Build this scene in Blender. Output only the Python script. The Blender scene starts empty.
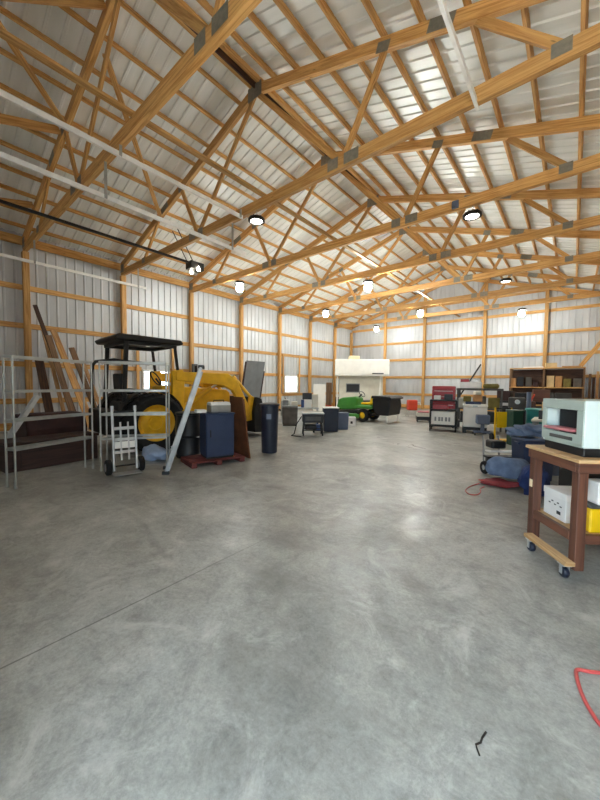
import bpy, bmesh, math, random
from mathutils import Vector, Matrix
random.seed(11)
SC = bpy.context.scene
COL = SC.collection
PI = math.pi
R = math.radians

# ------------------------------------------------------------------ materials
def lin(c):
    c = c.lstrip('#')
    v = [int(c[i:i + 2], 16) / 255 for i in (0, 2, 4)]
    return tuple(x / 12.92 if x <= .04045 else ((x + .055) / 1.055) ** 2.4 for x in v) + (1,)

def new_mat(name):
    m = bpy.data.materials.new(name)
    m.use_nodes = True
    nt = m.node_tree
    return m, nt, nt.nodes['Principled BSDF'], nt.links

def mat(name, c, rough=.5, metal=0., var=.12, scale=6., bump=.0, c2=None, bscale=60.):
    """a painted / plastic / metal surface with mild procedural variation"""
    m, nt, b, L = new_mat(name)
    tc = nt.nodes.new('ShaderNodeTexCoord')
    n = nt.nodes.new('ShaderNodeTexNoise'); n.inputs['Scale'].default_value = scale; n.inputs['Detail'].default_value = 6
    L.new(tc.outputs['Object'], n.inputs['Vector'])
    r = nt.nodes.new('ShaderNodeValToRGB')
    a = lin(c)
    d = lin(c2) if c2 else tuple(x * (1 - 2 * var) for x in a[:3]) + (1,)
    r.color_ramp.elements[0].color = d; r.color_ramp.elements[0].position = .3
    r.color_ramp.elements[1].color = a; r.color_ramp.elements[1].position = .62
    L.new(n.outputs['Fac'], r.inputs['Fac']); L.new(r.outputs['Color'], b.inputs['Base Color'])
    b.inputs['Roughness'].default_value = rough; b.inputs['Metallic'].default_value = metal
    if bump:
        n2 = nt.nodes.new('ShaderNodeTexNoise'); n2.inputs['Scale'].default_value = bscale
        L.new(tc.outputs['Object'], n2.inputs['Vector'])
        bp = nt.nodes.new('ShaderNodeBump'); bp.inputs['Strength'].default_value = bump; bp.inputs['Distance'].default_value = .01
        L.new(n2.outputs['Fac'], bp.inputs['Height']); L.new(bp.outputs['Normal'], b.inputs['Normal'])
    return m

def wood(name, light, dark, rough=.6, grain=1.0):
    """grain runs along U (metres) of the UV map each board carries"""
    m, nt, b, L = new_mat(name)
    uv = nt.nodes.new('ShaderNodeUVMap'); uv.uv_map = 'UVMap'
    oi = nt.nodes.new('ShaderNodeObjectInfo')
    mul = nt.nodes.new('ShaderNodeMath'); mul.operation = 'MULTIPLY'; mul.inputs[1].default_value = 37.
    L.new(oi.outputs['Random'], mul.inputs[0])
    cmb = nt.nodes.new('ShaderNodeCombineXYZ'); L.new(mul.outputs[0], cmb.inputs['Z'])
    mp = nt.nodes.new('ShaderNodeMapping'); mp.inputs['Scale'].default_value = (1.2, 22, 1)
    L.new(uv.outputs['UV'], mp.inputs['Vector']); L.new(cmb.outputs[0], mp.inputs['Location'])
    n = nt.nodes.new('ShaderNodeTexNoise'); n.inputs['Scale'].default_value = 1.6; n.inputs['Detail'].default_value = 8
    n.inputs['Distortion'].default_value = .8
    L.new(mp.outputs[0], n.inputs['Vector'])
    r = nt.nodes.new('ShaderNodeValToRGB')
    r.color_ramp.elements[0].color = lin(dark); r.color_ramp.elements[0].position = .32
    r.color_ramp.elements[1].color = lin(light); r.color_ramp.elements[1].position = .62
    L.new(n.outputs['Fac'], r.inputs['Fac'])
    # knots
    mp2 = nt.nodes.new('ShaderNodeMapping'); mp2.inputs['Scale'].default_value = (1.3, 6, 1)
    L.new(uv.outputs['UV'], mp2.inputs['Vector']); L.new(cmb.outputs[0], mp2.inputs['Location'])
    vo = nt.nodes.new('ShaderNodeTexVoronoi'); vo.inputs['Scale'].default_value = 1.5
    L.new(mp2.outputs[0], vo.inputs['Vector'])
    kr = nt.nodes.new('ShaderNodeValToRGB')
    kr.color_ramp.elements[0].color = (.28, .28, .28, 1); kr.color_ramp.elements[0].position = .03
    kr.color_ramp.elements[1].color = (1, 1, 1, 1); kr.color_ramp.elements[1].position = .09
    L.new(vo.outputs['Distance'], kr.inputs['Fac'])
    mx = nt.nodes.new('ShaderNodeMix'); mx.data_type = 'RGBA'; mx.blend_type = 'MULTIPLY'; mx.inputs[0].default_value = .8 * grain
    L.new(r.outputs['Color'], mx.inputs[6]); L.new(kr.outputs['Color'], mx.inputs[7])
    hs = nt.nodes.new('ShaderNodeHueSaturation')
    mr = nt.nodes.new('ShaderNodeMapRange'); mr.inputs[3].default_value = .82; mr.inputs[4].default_value = 1.14
    L.new(oi.outputs['Random'], mr.inputs[0]); L.new(mr.outputs[0], hs.inputs['Value'])
    L.new(mx.outputs[2], hs.inputs['Color']); L.new(hs.outputs['Color'], b.inputs['Base Color'])
    b.inputs['Roughness'].default_value = rough
    bp = nt.nodes.new('ShaderNodeBump'); bp.inputs['Strength'].default_value = .15; bp.inputs['Distance'].default_value = .004
    L.new(n.outputs['Fac'], bp.inputs['Height']); L.new(bp.outputs['Normal'], b.inputs['Normal'])
    return m

def emit(name, c, s):
    m, nt, b, L = new_mat(name)
    b.inputs['Base Color'].default_value = lin(c)
    b.inputs['Emission Color'].default_value = lin(c); b.inputs['Emission Strength'].default_value = s
    return m

M = {}
M['lumber'] = wood('construction_lumber', '#dbac69', '#b57f40')
M['old_wood'] = wood('weathered_board', '#8d6a48', '#5e432b')
M['tan_wood'] = wood('tan_board', '#c49a68', '#94683c')
M['dark_board'] = wood('dark_board', '#5a3d2b', '#33211a')
M['brown_wood'] = wood('brown_stained_wood', '#6e4634', '#533226', .5)
M['ply'] = wood('plywood_edge', '#d8b483', '#b18653', grain=.3)
M['rust'] = mat('rusty_brown_panel', '#6f4226', .7, 0, .2, 5, .2, '#4e2c1a')
M['galv'] = mat('galvanised_steel', '#b9bcb8', .38, .75, .1, 9)
M['plate'] = mat('truss_plate_steel', '#8f8b7e', .5, .35, .12, 20)
M['alu'] = mat('bright_aluminium', '#d2d4d4', .33, .7, .08, 10)
M['dull_alu'] = mat('dull_aluminium', '#a6a8a8', .45, .5, .12, 10)
M['white_metal'] = mat('white_track_paint', '#f4f4ef', .4, .0, .06, 8)
M['black_steel'] = mat('black_steel', '#1b1a19', .5, .2, .2, 8)
M['black_plastic'] = mat('black_plastic', '#17181b', .45, 0, .2, 8)
M['rubber'] = mat('black_rubber', '#191817', .85, 0, .25, 14, .3)
M['yellow'] = mat('machine_yellow_paint', '#f0bb22', .45, 0, .15, 5, 0, '#d6a01c')
M['bright_yellow'] = mat('bright_yellow_paint', '#f2c40e', .4, 0, .08, 5)
M['navy'] = mat('navy_painted_steel', '#2c3a58', .45, .1, .1, 5)
M['navy_plastic'] = mat('navy_plastic', '#1d2436', .5, 0, .15, 5)
M['blue'] = mat('blue_paint', '#2f4c86', .5, 0, .15, 5)
M['bluegrey'] = mat('blue_grey_plastic', '#5f6b82', .5, 0, .1, 5)
M['denim'] = mat('blue_grey_cloth', '#6d7f99', .9, 0, .25, 7, .5, '#4d5c76', 25)
M['lightblue'] = mat('pale_blue_cloth', '#a9bfe0', .9, 0, .12, 7, .4)
M['darkblue'] = mat('dark_blue_cloth', '#22376c', .85, 0, .25, 7, .5)
M['redcloth'] = mat('faded_red_cloth', '#a23f42', .9, 0, .2, 8, .4)
M['red'] = mat('tool_chest_red', '#96252b', .35, .1, .12, 5)
M['orange_red'] = mat('orange_red_paint', '#d0452a', .45, 0, .1, 5)
M['pallet_red'] = wood('red_stained_pallet', '#7b3b35', '#54241f', .7)
M['white'] = mat('white_paint', '#eceae2', .45, 0, .04, 4)
M['offwhite'] = mat('off_white_panel', '#d8d4c4', .5, 0, .06, 4)
M['cream'] = mat('cream_plastic', '#f0dfb8', .5, 0, .06, 4)
M['card'] = mat('cardboard', '#bf8f5c', .8, 0, .12, 5)
M['card2'] = mat('pale_cardboard', '#d9bd8c', .8, 0, .1, 5)
M['paper'] = mat('white_carton', '#e9e8e4', .6, 0, .05, 6)
M['green'] = mat('mower_green_paint', '#3f8a34', .35, 0, .1, 5)
M['darkgreen'] = mat('dark_green_plastic', '#12402c', .5, 0, .15, 5)
M['teal'] = mat('teal_plastic', '#2f8a86', .45, 0, .15, 5)
M['grey'] = mat('grey_paint', '#8b8d8d', .5, .1, .12, 5)
M['slate'] = mat('slate_grey_panel', '#75787a', .6, 0, .12, 3)
M['darkgrey'] = mat('dark_grey_paint', '#4e4d4a', .6, 0, .15, 5)
M['taupe'] = mat('taupe_cover', '#6f6860', .8, 0, .2, 5, .2)
M['maroon'] = mat('dark_maroon_paint', '#3a1f1c', .6, 0, .25, 4, .1)
M['brownbox'] = wood('dark_maroon_boards', '#47302a', '#2d1d1a', .7)
M['tarp'] = mat('dark_maroon_tarp', '#402421', .75, 0, .25, 4, .4, None, 9)
M['seafoam'] = mat('pale_seafoam_enamel', '#d3e2e0', .35, .0, .05, 4)
M['seafoam2'] = mat('grey_green_enamel', '#aab8b0', .4, .1, .08, 4)
M['pink'] = mat('pinkish_red_tray', '#c4767a', .5, 0, .1, 4)
M['hose'] = mat('red_rubber_hose', '#c8504c', .45, 0, .1, 12)
M['twig'] = mat('dark_bark', '#2a211b', .9, 0, .2, 30)
M['olive'] = mat('olive_canvas', '#7c7138', .8, 0, .2, 6, .2)
M['ink'] = mat('black_print', '#2c2c2e', .7, 0, .1, 6)
M['hub'] = mat('cast_grey_hub', '#8d8f90', .45, .4, .1, 9)
M['lens'] = emit('lit_lamp_lens', '#f5f8f3', 640)
M['lens_soft'] = emit('soft_lamp_lens', '#f1f3ff', 60)
M['lens_back'] = emit('rear_lamp_lens', '#f5f8f3', 250)
M['lens_dim'] = emit('dim_lamp_lens', '#fff8ee', 12)
M['bulb'] = emit('lit_bulb', '#fff3dc', 90)

def sheet_mat(name, c, c2, rough, metal, streak):
    m, nt, b, L = new_mat(name)
    tc = nt.nodes.new('ShaderNodeTexCoord')
    mp = nt.nodes.new('ShaderNodeMapping'); mp.inputs['Scale'].default_value = streak
    L.new(tc.outputs['Object'], mp.inputs['Vector'])
    n = nt.nodes.new('ShaderNodeTexNoise'); n.inputs['Scale'].default_value = 2.2; n.inputs['Detail'].default_value = 6
    L.new(mp.outputs[0], n.inputs['Vector'])
    r = nt.nodes.new('ShaderNodeValToRGB')
    r.color_ramp.elements[0].color = lin(c2); r.color_ramp.elements[0].position = .3
    r.color_ramp.elements[1].color = lin(c); r.color_ramp.elements[1].position = .65
    L.new(n.outputs['Fac'], r.inputs['Fac']); L.new(r.outputs['Color'], b.inputs['Base Color'])
    b.inputs['Metallic'].default_value = metal
    mr = nt.nodes.new('ShaderNodeMapRange'); mr.inputs[3].default_value = rough - .08; mr.inputs[4].default_value = rough + .1
    L.new(n.outputs['Fac'], mr.inputs[0]); L.new(mr.outputs[0], b.inputs['Roughness'])
    bp = nt.nodes.new('ShaderNodeBump'); bp.inputs['Strength'].default_value = .12; bp.inputs['Distance'].default_value = .01
    n2 = nt.nodes.new('ShaderNodeTexNoise'); n2.inputs['Scale'].default_value = 3.
    L.new(mp.outputs[0], n2.inputs['Vector']); L.new(n2.outputs['Fac'], bp.inputs['Height']); L.new(bp.outputs['Normal'], b.inputs['Normal'])
    return m
M['wall_metal'] = sheet_mat('ribbed_wall_steel', '#ced1d3', '#bcbfc1', .45, .2, (1, 1, .35))
M['roof_metal'] = sheet_mat('ribbed_roof_steel', '#f0f2ef', '#dee1dc', .42, .12, (.25, 2.2, 1))

def floor_mat():
    m, nt, b, L = new_mat('polished_concrete')
    tc = nt.nodes.new('ShaderNodeTexCoord')
    def noise(scale, detail=8, rough=.6, dist=0., sc=(1, 1, 1)):
        mp = nt.nodes.new('ShaderNodeMapping'); mp.inputs['Scale'].default_value = sc
        L.new(tc.outputs['Object'], mp.inputs['Vector'])
        n = nt.nodes.new('ShaderNodeTexNoise'); n.inputs['Scale'].default_value = scale; n.inputs['Detail'].default_value = detail
        n.inputs['Roughness'].default_value = rough; n.inputs['Distortion'].default_value = dist
        L.new(mp.outputs[0], n.inputs['Vector']); return n.outputs['Fac']
    def ramp(f, *st):
        r = nt.nodes.new('ShaderNodeValToRGB')
        r.color_ramp.elements[0].position, r.color_ramp.elements[0].color = st[0][0], st[0][1]
        r.color_ramp.elements[1].position, r.color_ramp.elements[1].color = st[-1][0], st[-1][1]
        for p, c in st[1:-1]:
            e = r.color_ramp.elements.new(p); e.color = c
        L.new(f, r.inputs['Fac']); return r.outputs['Color']
    def mix(f, a, c, mode='MIX'):
        x = nt.nodes.new('ShaderNodeMix'); x.data_type = 'RGBA'; x.blend_type = mode
        if isinstance(f, float): x.inputs[0].default_value = f
        else: L.new(f, x.inputs[0])
        L.new(a, x.inputs[6])
        if isinstance(c, tuple): x.inputs[7].default_value = c
        else: L.new(c, x.inputs[7])
        return x.outputs[2]
    g = lambda v: (v, v, v, 1)
    base = ramp(noise(.6, 12, .68, .9), (.32, lin('#7d7c77')), (.5, lin('#96968f')), (.68, lin('#afafa8')))
    mott = ramp(noise(4.2, 14, .8, .8), (.3, g(.66)), (.5, g(1.)), (.72, g(1.2)))
    col = mix(1.0, base, mott, 'MULTIPLY')
    fine = ramp(noise(48., 8, .8), (.3, g(.74)), (.7, g(1.18)))
    mid = ramp(noise(13., 12, .85, .5), (.33, g(.76)), (.5, g(1.)), (.68, g(1.16)))
    col = mix(1.0, col, mid, 'MULTIPLY')
    col = mix(1.0, col, fine, 'MULTIPLY')
    # dusty, scuffed pale patches
    dust = ramp(noise(1.7, 12, .75, 1.2), (.54, g(0)), (.68, g(.7)))
    col = mix(dust, col, lin('#c2c1ba'))
    # dark damp-looking trails dragged across the slab
    stain = ramp(noise(.9, 9, .65, 1.0, (.5, 2.2, 1)), (.52, g(0)), (.72, g(.55)))
    col = mix(stain, col, lin('#5f5c56'))
    blot = ramp(noise(14., 4, .5, .3), (.70, g(0)), (.76, g(.35)))
    col = mix(blot, col, lin('#77746d'))
    # saw-cut control joint, with a wavering edge where it has worn
    sx = nt.nodes.new('ShaderNodeSeparateXYZ'); L.new(tc.outputs['Object'], sx.inputs[0])
    def joint(axis, pos, w):
        wv = nt.nodes.new('ShaderNodeMath'); wv.operation = 'MULTIPLY_ADD'; wv.inputs[1].default_value = .02; wv.inputs[2].default_value = -pos - .01
        L.new(noise(3., 2), wv.inputs[0])
        ad = nt.nodes.new('ShaderNodeMath'); ad.operation = 'ADD'; L.new(sx.outputs[axis], ad.inputs[0]); L.new(wv.outputs[0], ad.inputs[1])
        ab = nt.nodes.new('ShaderNodeMath'); ab.operation = 'ABSOLUTE'; L.new(ad.outputs[0], ab.inputs[0])
        ys = nt.nodes.new('ShaderNodeMath'); ys.operation = 'MULTIPLY'; ys.inputs[1].default_value = .1; L.new(sx.outputs[1], ys.inputs[0])
        wear = ramp(ys.outputs[0], (.1, g(1)), (.22, g(.1)))     # trodden full of dust further in
        ml = nt.nodes.new('ShaderNodeMath'); ml.operation = 'MULTIPLY'
        L.new(ramp(ab.outputs[0], (w * .4, g(.75)), (w * 1.4, g(0))), ml.inputs[0]); L.new(wear, ml.inputs[1])
        return ml.outputs[0]
    for axis, pos in ((0, -1.975),):
        col = mix(joint(axis, pos, .005), col, lin('#3d3a35'))
    L.new(col, b.inputs['Base Color'])
    rr = ramp(noise(1.3, 9, .7, .8), (.33, g(.27)), (.5, g(.42)), (.72, g(.6)))
    L.new(rr, b.inputs['Roughness'])
    bp = nt.nodes.new('ShaderNodeBump'); b.inputs['Specular IOR Level'].default_value = .5
    bp.inputs['Strength'].default_value = .1; bp.inputs['Distance'].default_value = .006
    L.new(noise(24., 8, .7), bp.inputs['Height']); L.new(bp.outputs['Normal'], b.inputs['Normal'])
    return m
M['floor'] = floor_mat()

def glass():
    m = bpy.data.materials.new('window_glass'); m.use_nodes = True
    nt = m.node_tree; nt.nodes.clear()
    o = nt.nodes.new('ShaderNodeOutputMaterial'); mx = nt.nodes.new('ShaderNodeMixShader'); mx.inputs[0].default_value = .08
    t = nt.nodes.new('ShaderNodeBsdfTransparent'); g = nt.nodes.new('ShaderNodeBsdfGlossy'); g.inputs['Roughness'].default_value = .05
    nt.links.new(t.outputs[0], mx.inputs[1]); nt.links.new(g.outputs[0], mx.inputs[2]); nt.links.new(mx.outputs[0], o.inputs[0])
    return m
M['glass'] = glass()

# ------------------------------------------------------------------ mesh builder
class MB:
    def __init__(s):
        s.bm = bmesh.new(); s.uv = s.bm.loops.layers.uv.new('UVMap')
    def _quad(s, vs, uvs=None):
        try: f = s.bm.faces.new(vs)
        except ValueError: return None
        if uvs:
            for l, u in zip(f.loops, uvs): l[s.uv].uv = u
        return f
    def beam(s, a, b, w, h, side=None):
        """rectangular bar from a to b; w across `side`, h the other way"""
        a, b = Vector(a), Vector(b); d = (b - a); ln = d.length; d.normalize()
        if side is None:
            side = Vector((0, 0, 1)).cross(d)
            if side.length < 1e-4: side = Vector((1, 0, 0))
        side = Vector(side); side = (side - d * side.dot(d)).normalized()
        up = d.cross(side)
        cs = [(-w / 2, -h / 2), (w / 2, -h / 2), (w / 2, h / 2), (-w / 2, h / 2)]
        A = [s.bm.verts.new(a + side * x + up * y) for x, y in cs]
        B = [s.bm.verts.new(b + side * x + up * y) for x, y in cs]
        off = random.random() * 5
        per = [0, w, w + h, 2 * w + h, 2 * w + 2 * h]
        for i in range(4):
            j = (i + 1) % 4
            s._quad([A[i], A[j], B[j], B[i]][::-1], [(ln + off, per[i]), (ln + off, per[i + 1]), (off, per[i + 1]), (off, per[i])])
        s._quad(A, [(off + x, y) for x, y in cs]); s._quad(B[::-1], [(off + x, y) for x, y in cs[::-1]])
        return s
    def box(s, lo, hi):
        lo, hi = Vector(lo), Vector(hi); c = (lo + hi) / 2; d = hi - lo
        ax = max(range(3), key=lambda i: d[i])
        a, b = c.copy(), c.copy(); a[ax] = lo[ax]; b[ax] = hi[ax]
        o = [i for i in range(3) if i != ax]
        sd = Vector((0, 0, 0)); sd[o[0]] = 1
        return s.beam(a, b, d[o[0]], d[o[1]], sd)
    def frus(s, lo, hi, k):
        """box whose bottom is shrunk by k (tapered bin)"""
        lo, hi = Vector(lo), Vector(hi); cx, cy = (lo.x + hi.x) / 2, (lo.y + hi.y) / 2
        hx, hy = (hi.x - lo.x) / 2, (hi.y - lo.y) / 2
        T = [s.bm.verts.new((cx + x * hx, cy + y * hy, hi.z)) for x, y in ((-1, -1), (1, -1), (1, 1), (-1, 1))]
        B = [s.bm.verts.new((cx + x * hx * k, cy + y * hy * k, lo.z)) for x, y in ((-1, -1), (1, -1), (1, 1), (-1, 1))]
        for i in range(4): s._quad([B[i], B[(i + 1) % 4], T[(i + 1) % 4], T[i]], [(0, 0), (1, 0), (1, 1), (0, 1)])
        s._quad(T); s._quad(B[::-1]); return s
    def cyl(s, a, b, r1, r2=None, seg=16):
        r2 = r1 if r2 is None else r2
        a, b = Vector(a), Vector(b); d = (b - a).normalized()
        x = d.orthogonal().normalized(); y = d.cross(x)
        A = [s.bm.verts.new(a + (x * math.cos(t) + y * math.sin(t)) * r1) for t in (2 * PI * i / seg for i in range(seg))]
        B = [s.bm.verts.new(b + (x * math.cos(t) + y * math.sin(t)) * r2) for t in (2 * PI * i / seg for i in range(seg))]
        for i in range(seg): s._quad([A[i], A[(i + 1) % seg], B[(i + 1) % seg], B[i]])
        s._quad(A[::-1]); s._quad(B); return s
    def tube(s, pts, r, seg=8, closed=False):
        pts = [Vector(p) for p in pts]; n = len(pts); rings = []
        x = None
        for i, p in enumerate(pts):
            if closed: t = pts[(i + 1) % n] - pts[i - 1]
            else: t = pts[min(i + 1, n - 1)] - pts[max(i - 1, 0)]
            t.normalize()
            x = t.orthogonal().normalized() if x is None else (x - t * x.dot(t)).normalized()
            y = t.cross(x)
            rings.append([s.bm.verts.new(p + (x * math.cos(a) + y * math.sin(a)) * r) for a in (2 * PI * k / seg for k in range(seg))])
        for i in range(n if closed else n - 1):
            A, B = rings[i], rings[(i + 1) % n]
            for k in range(seg): s._quad([A[k], A[(k + 1) % seg], B[(k + 1) % seg], B[k]])
        if not closed: s._quad(rings[0][::-1]); s._quad(rings[-1])
        return s
    def lathe(s, prof, c=(0, 0, 0), axis='z', seg=24, ring_=False):
        c = Vector(c); rings = []
        for r, h in prof:
            ring = []
            for i in range(seg):
                t = 2 * PI * i / seg; u, v = r * math.cos(t), r * math.sin(t)
                q = {'z': (u, v, h), 'x': (h, u, v), 'y': (u, h, -v)}[axis]
                ring.append(s.bm.verts.new(c + Vector(q)))
            rings.append(ring)
        for A, B in zip(rings, rings[1:]):
            for i in range(seg): s._quad([A[i], A[(i + 1) % seg], B[(i + 1) % seg], B[i]])
        if ring_:
            A, B = rings[-1], rings[0]
            for i in range(seg): s._quad([A[i], A[(i + 1) % seg], B[(i + 1) % seg], B[i]])
            return s
        if prof[0][0] > 1e-4: s._quad(rings[0][::-1])
        if prof[-1][0] > 1e-4: s._quad(rings[-1])
        return s
    def prism(s, poly, a, b, plane='xz'):
        """polygon in a plane, extruded from a to b along the third axis"""
        f = {'xz': lambda p, t: (p[0], t, p[1]), 'yz': lambda p, t: (t, p[0], p[1]), 'xy': lambda p, t: (p[0], p[1], t)}[plane]
        A = [s.bm.verts.new(f(p, a)) for p in poly]; B = [s.bm.verts.new(f(p, b)) for p in poly]
        n = len(poly)
        for i in range(n):
            e = (Vector(poly[(i + 1) % n]) - Vector(poly[i])).length
            s._quad([A[i], A[(i + 1) % n], B[(i + 1) % n], B[i]], [(0, 0), (e, 0), (e, abs(b - a)), (0, abs(b - a))])
        s._quad(A[::-1], [p for p in poly[::-1]]); s._quad(B, [p for p in poly]); return s
    def blob(s, c, rad, seed=0, amp=.12, sub=3, flat=None):
        """soft lumpy volume (cloth bundle, bag)"""
        rnd = random.Random(seed)
        ph = [(rnd.uniform(0, 6.3), rnd.uniform(2, 5), Vector((rnd.uniform(-1, 1), rnd.uniform(-1, 1), rnd.uniform(-1, 1)))) for _ in range(7)]
        g = bmesh.ops.create_icosphere(s.bm, subdivisions=sub, radius=1)
        for v in g['verts']:
            n = v.co.normalized(); k = 1
            for p, f, d in ph: k += amp / 3 * math.sin(p + f * n.dot(d) * 2)
            q = Vector((n.x * rad[0], n.y * rad[1], n.z * rad[2])) * k
            if flat is not None: q.z = max(q.z, -rad[2] * flat)
            v.co = q + Vector(c)
        return s
    def build(s, name, m, parent=None, bevel=0., smooth=False, loc=None, rotz=0., segs=1):
        bmesh.ops.recalc_face_normals(s.bm, faces=s.bm.faces)
        me = bpy.data.meshes.new(name); s.bm.to_mesh(me); s.bm.free()
        me.materials.append(M[m] if isinstance(m, str) else m)
        if smooth:
            for p in me.polygons: p.use_smooth = True
            try: me.set_sharp_from_angle(angle=R(40))
            except Exception: pass
        o = bpy.data.objects.new(name, me); COL.objects.link(o)
        if parent is not None: o.parent = parent
        if loc: o.location = loc
        if rotz: o.rotation_euler = (0, 0, rotz)
        if bevel:
            b = o.modifiers.new('bevel', 'BEVEL'); b.width = bevel; b.segments = segs; b.limit_method = 'ANGLE'; b.angle_limit = R(45)
        return o

def tag(o, label, cat, group=None):
    o['label'] = label; o['category'] = cat
    if group: o['group'] = group
    return o
def thing(name, label, cat, loc=(0, 0, 0), rotz=0., group=None):
    o = bpy.data.objects.new(name, None); COL.objects.link(o)
    o.empty_display_size = .1
    o.location = loc; o.rotation_euler = (0, 0, rotz)
    return tag(o, label, cat, group)
def struct(o, kind='structure'):
    o['kind'] = kind; return o
def children(o): return [c for c in list(COL.objects) if c.parent == o]
def dup(root, loc, rotz=None, label=None):
    r = root.copy(); COL.objects.link(r); r.location = loc
    if rotz is not None: r.rotation_euler = (0, 0, rotz)
    if label: r['label'] = label
    for ch in children(root):
        c = ch.copy(); COL.objects.link(c); c.parent = r
        for g in children(ch):
            d = g.copy(); COL.objects.link(d); d.parent = c
    return r

# ------------------------------------------------------------------ the building
XL, XR, YN, YB = -11.24, 1.36, -.45, 18.78        # post lines of left / right wall, door wall, back wall
XC, ZR, K = -4.97, 7.05, .316                     # ridge line, top chord height there, roof slope
TRY = [2.09 + 2.44 * n for n in range(7)]         # truss lines
def chord_z(x): return ZR - K * abs(x - XC)
SKL, SKR, SKN, SKB = XL - .13, XR + .13, YN - .06, YB + .06
def roof_z(x): return chord_z(x) + .19

fl = MB(); fl.box((SKL - .1, SKN - .1, -.15), (SKR + .1, SKB + .1, 0)); struct(fl.build('floor', 'floor'))
gr = MB(); gr.box((-60, -70, -.4), (60, SKN - .1, -.06)); gr.box((-60, SKN - .1, -.4), (SKL - .1, 60, -.06))
struct(gr.build('ground_outside', mat('pale_bounce_ground', '#c9c4b8', .95, 0, .1, 3, .2)))  # unseen ground, made pale to bounce sunlight in through the doorway

def ribbed(length, zlo, ztop, place, cuts=(), pitch=.2286):
    """vertical ribbed steel: column strips along `length`; place(s, depth, z) gives the world point; cuts = (s0, s1, z0, z1)"""
    mb = MB(); pts = []
    s = 0.
    while s < length - .02:
        for ds, dp in ((0, 0), (.085, 0), (.1, .022), (.128, .022), (.143, 0)):
            if s + ds < length: pts.append((s + ds, dp))
        s += pitch
    pts.append((length, 0))
    for c in cuts:
        for e in c[:2]:
            if min(abs(e - p[0]) for p in pts) > .004: pts.append((e, 0))
    pts.sort()
    for (a, da), (b, db) in zip(pts, pts[1:]):
        mid = (a + b) / 2; seg = [(zlo, None)]
        spans = [(zlo, None)]
        for c in cuts:
            if c[0] - .003 < mid < c[1] + .003:
                spans = ([(zlo, c[2])] if c[2] > zlo + .01 else []) + [(c[3], None)]
        for z0, z1 in spans:
            ta = ztop(a) if z1 is None else z1; tb = ztop(b) if z1 is None else z1
            v = [mb.bm.verts.new(place(*q)) for q in ((a, da, z0), (b, db, z0), (b, db, tb), (a, da, ta))]
            mb._quad(v)
    return mb
def solid(o, t):
    m = o.modifiers.new('thickness', 'SOLIDIFY'); m.thickness = t; m.offset = 0; return o

WIN = [(5.18, 6.12, 1.10, 1.74), (12.36, 13.32, .93, 1.74)]
wl = ribbed(SKB - SKN, 0, lambda s: roof_z(SKL) + .04, lambda s, d, z: (SKL + d, SKN + s, z), [(a - SKN, b - SKN, c, d) for a, b, c, d in WIN])
wall_left = struct(solid(wl.build('wall_left', 'wall_metal'), .004))
wr = ribbed(SKB - SKN, 0, lambda s: roof_z(SKR) + .04, lambda s, d, z: (SKR - d, SKN + s, z))
wall_right = struct(solid(wr.build('wall_right', 'wall_metal'), .004))
wb = ribbed(SKR - SKL, 0, lambda s: roof_z(SKL + s) + .04, lambda s, d, z: (SKL + s, SKB - d, z))
wall_back = struct(solid(wb.build('wall_back', 'wall_metal'), .004))
DX0, DX1, DZ = -.7, 1.15, 2.9                     # the walk-in doorway the photograph is taken from
wf = ribbed(SKR - SKL, 0, lambda s: roof_z(SKL + s) + .04, lambda s, d, z: (SKL + s, SKN + d, z), [(DX0 - SKL, DX1 - SKL, 0, DZ)])
wall_front = struct(solid(wf.build('wall_front', 'wall_metal'), .004))
df = MB()
df.box((DX0 - .09, SKN - .06, 0), (DX0, SKN + .1, DZ + .09)); df.box((DX1, SKN - .06, 0), (DX1 + .09, SKN + .1, DZ + .09)); df.box((DX0, SKN - .06, DZ), (DX1, SKN + .1, DZ + .09))
struct(df.build('door_1', 'white', bevel=.004))

# framing boards that belong to the walls
for z, h in ((.13, .2), (.80, .14), (1.79, .14), (2.81, .14), (3.82, .14)):
    segs = [(SKN + .05, SKB - .05)]
    for a, b, c, d in WIN:
        if c - .07 < z < d + .07: segs = [(s0, min(s1, a - .05)) for s0, s1 in segs if s0 < a] + [(b + .05, s1) for s0, s1 in segs if s1 > b]
    for s0, s1 in segs:
        MB().beam((SKL + .035, s0, z), (SKL + .035, s1, z), h, .04, (0, 0, 1)).build('girt', 'lumber', wall_left, .003)
    MB().beam((SKR - .05, SKN + .05, z), (SKR - .05, SKB - .05, z), h, .04, (0, 0, 1)).build('girt', 'lumber', wall_right, .003)
for z, h in ((.13, .2), (.82, .14), (1.81, .14), (2.83, .14), (3.82, .14), (4.80, .14), (5.75, .14)):
    if z < 5: x0, x1 = SKL + .1, SKR - .1
    else: x0, x1 = XC - 4.2, XC + 4.2
    MB().beam((x0, SKB - .05, z), (x1, SKB - .05, z), h, .04, (0, 0, 1)).build('girt', 'lumber', wall_back, .003)
for s, w_ in ((SKL + .075, wall_left), (SKR - .075, wall_right)):
    MB().beam((s, SKN + .05, 5.02), (s, SKB - .05, 5.02), .22, .045, (0, 0, 1)).build('eave_header', 'lumber', w_, .003)

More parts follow.
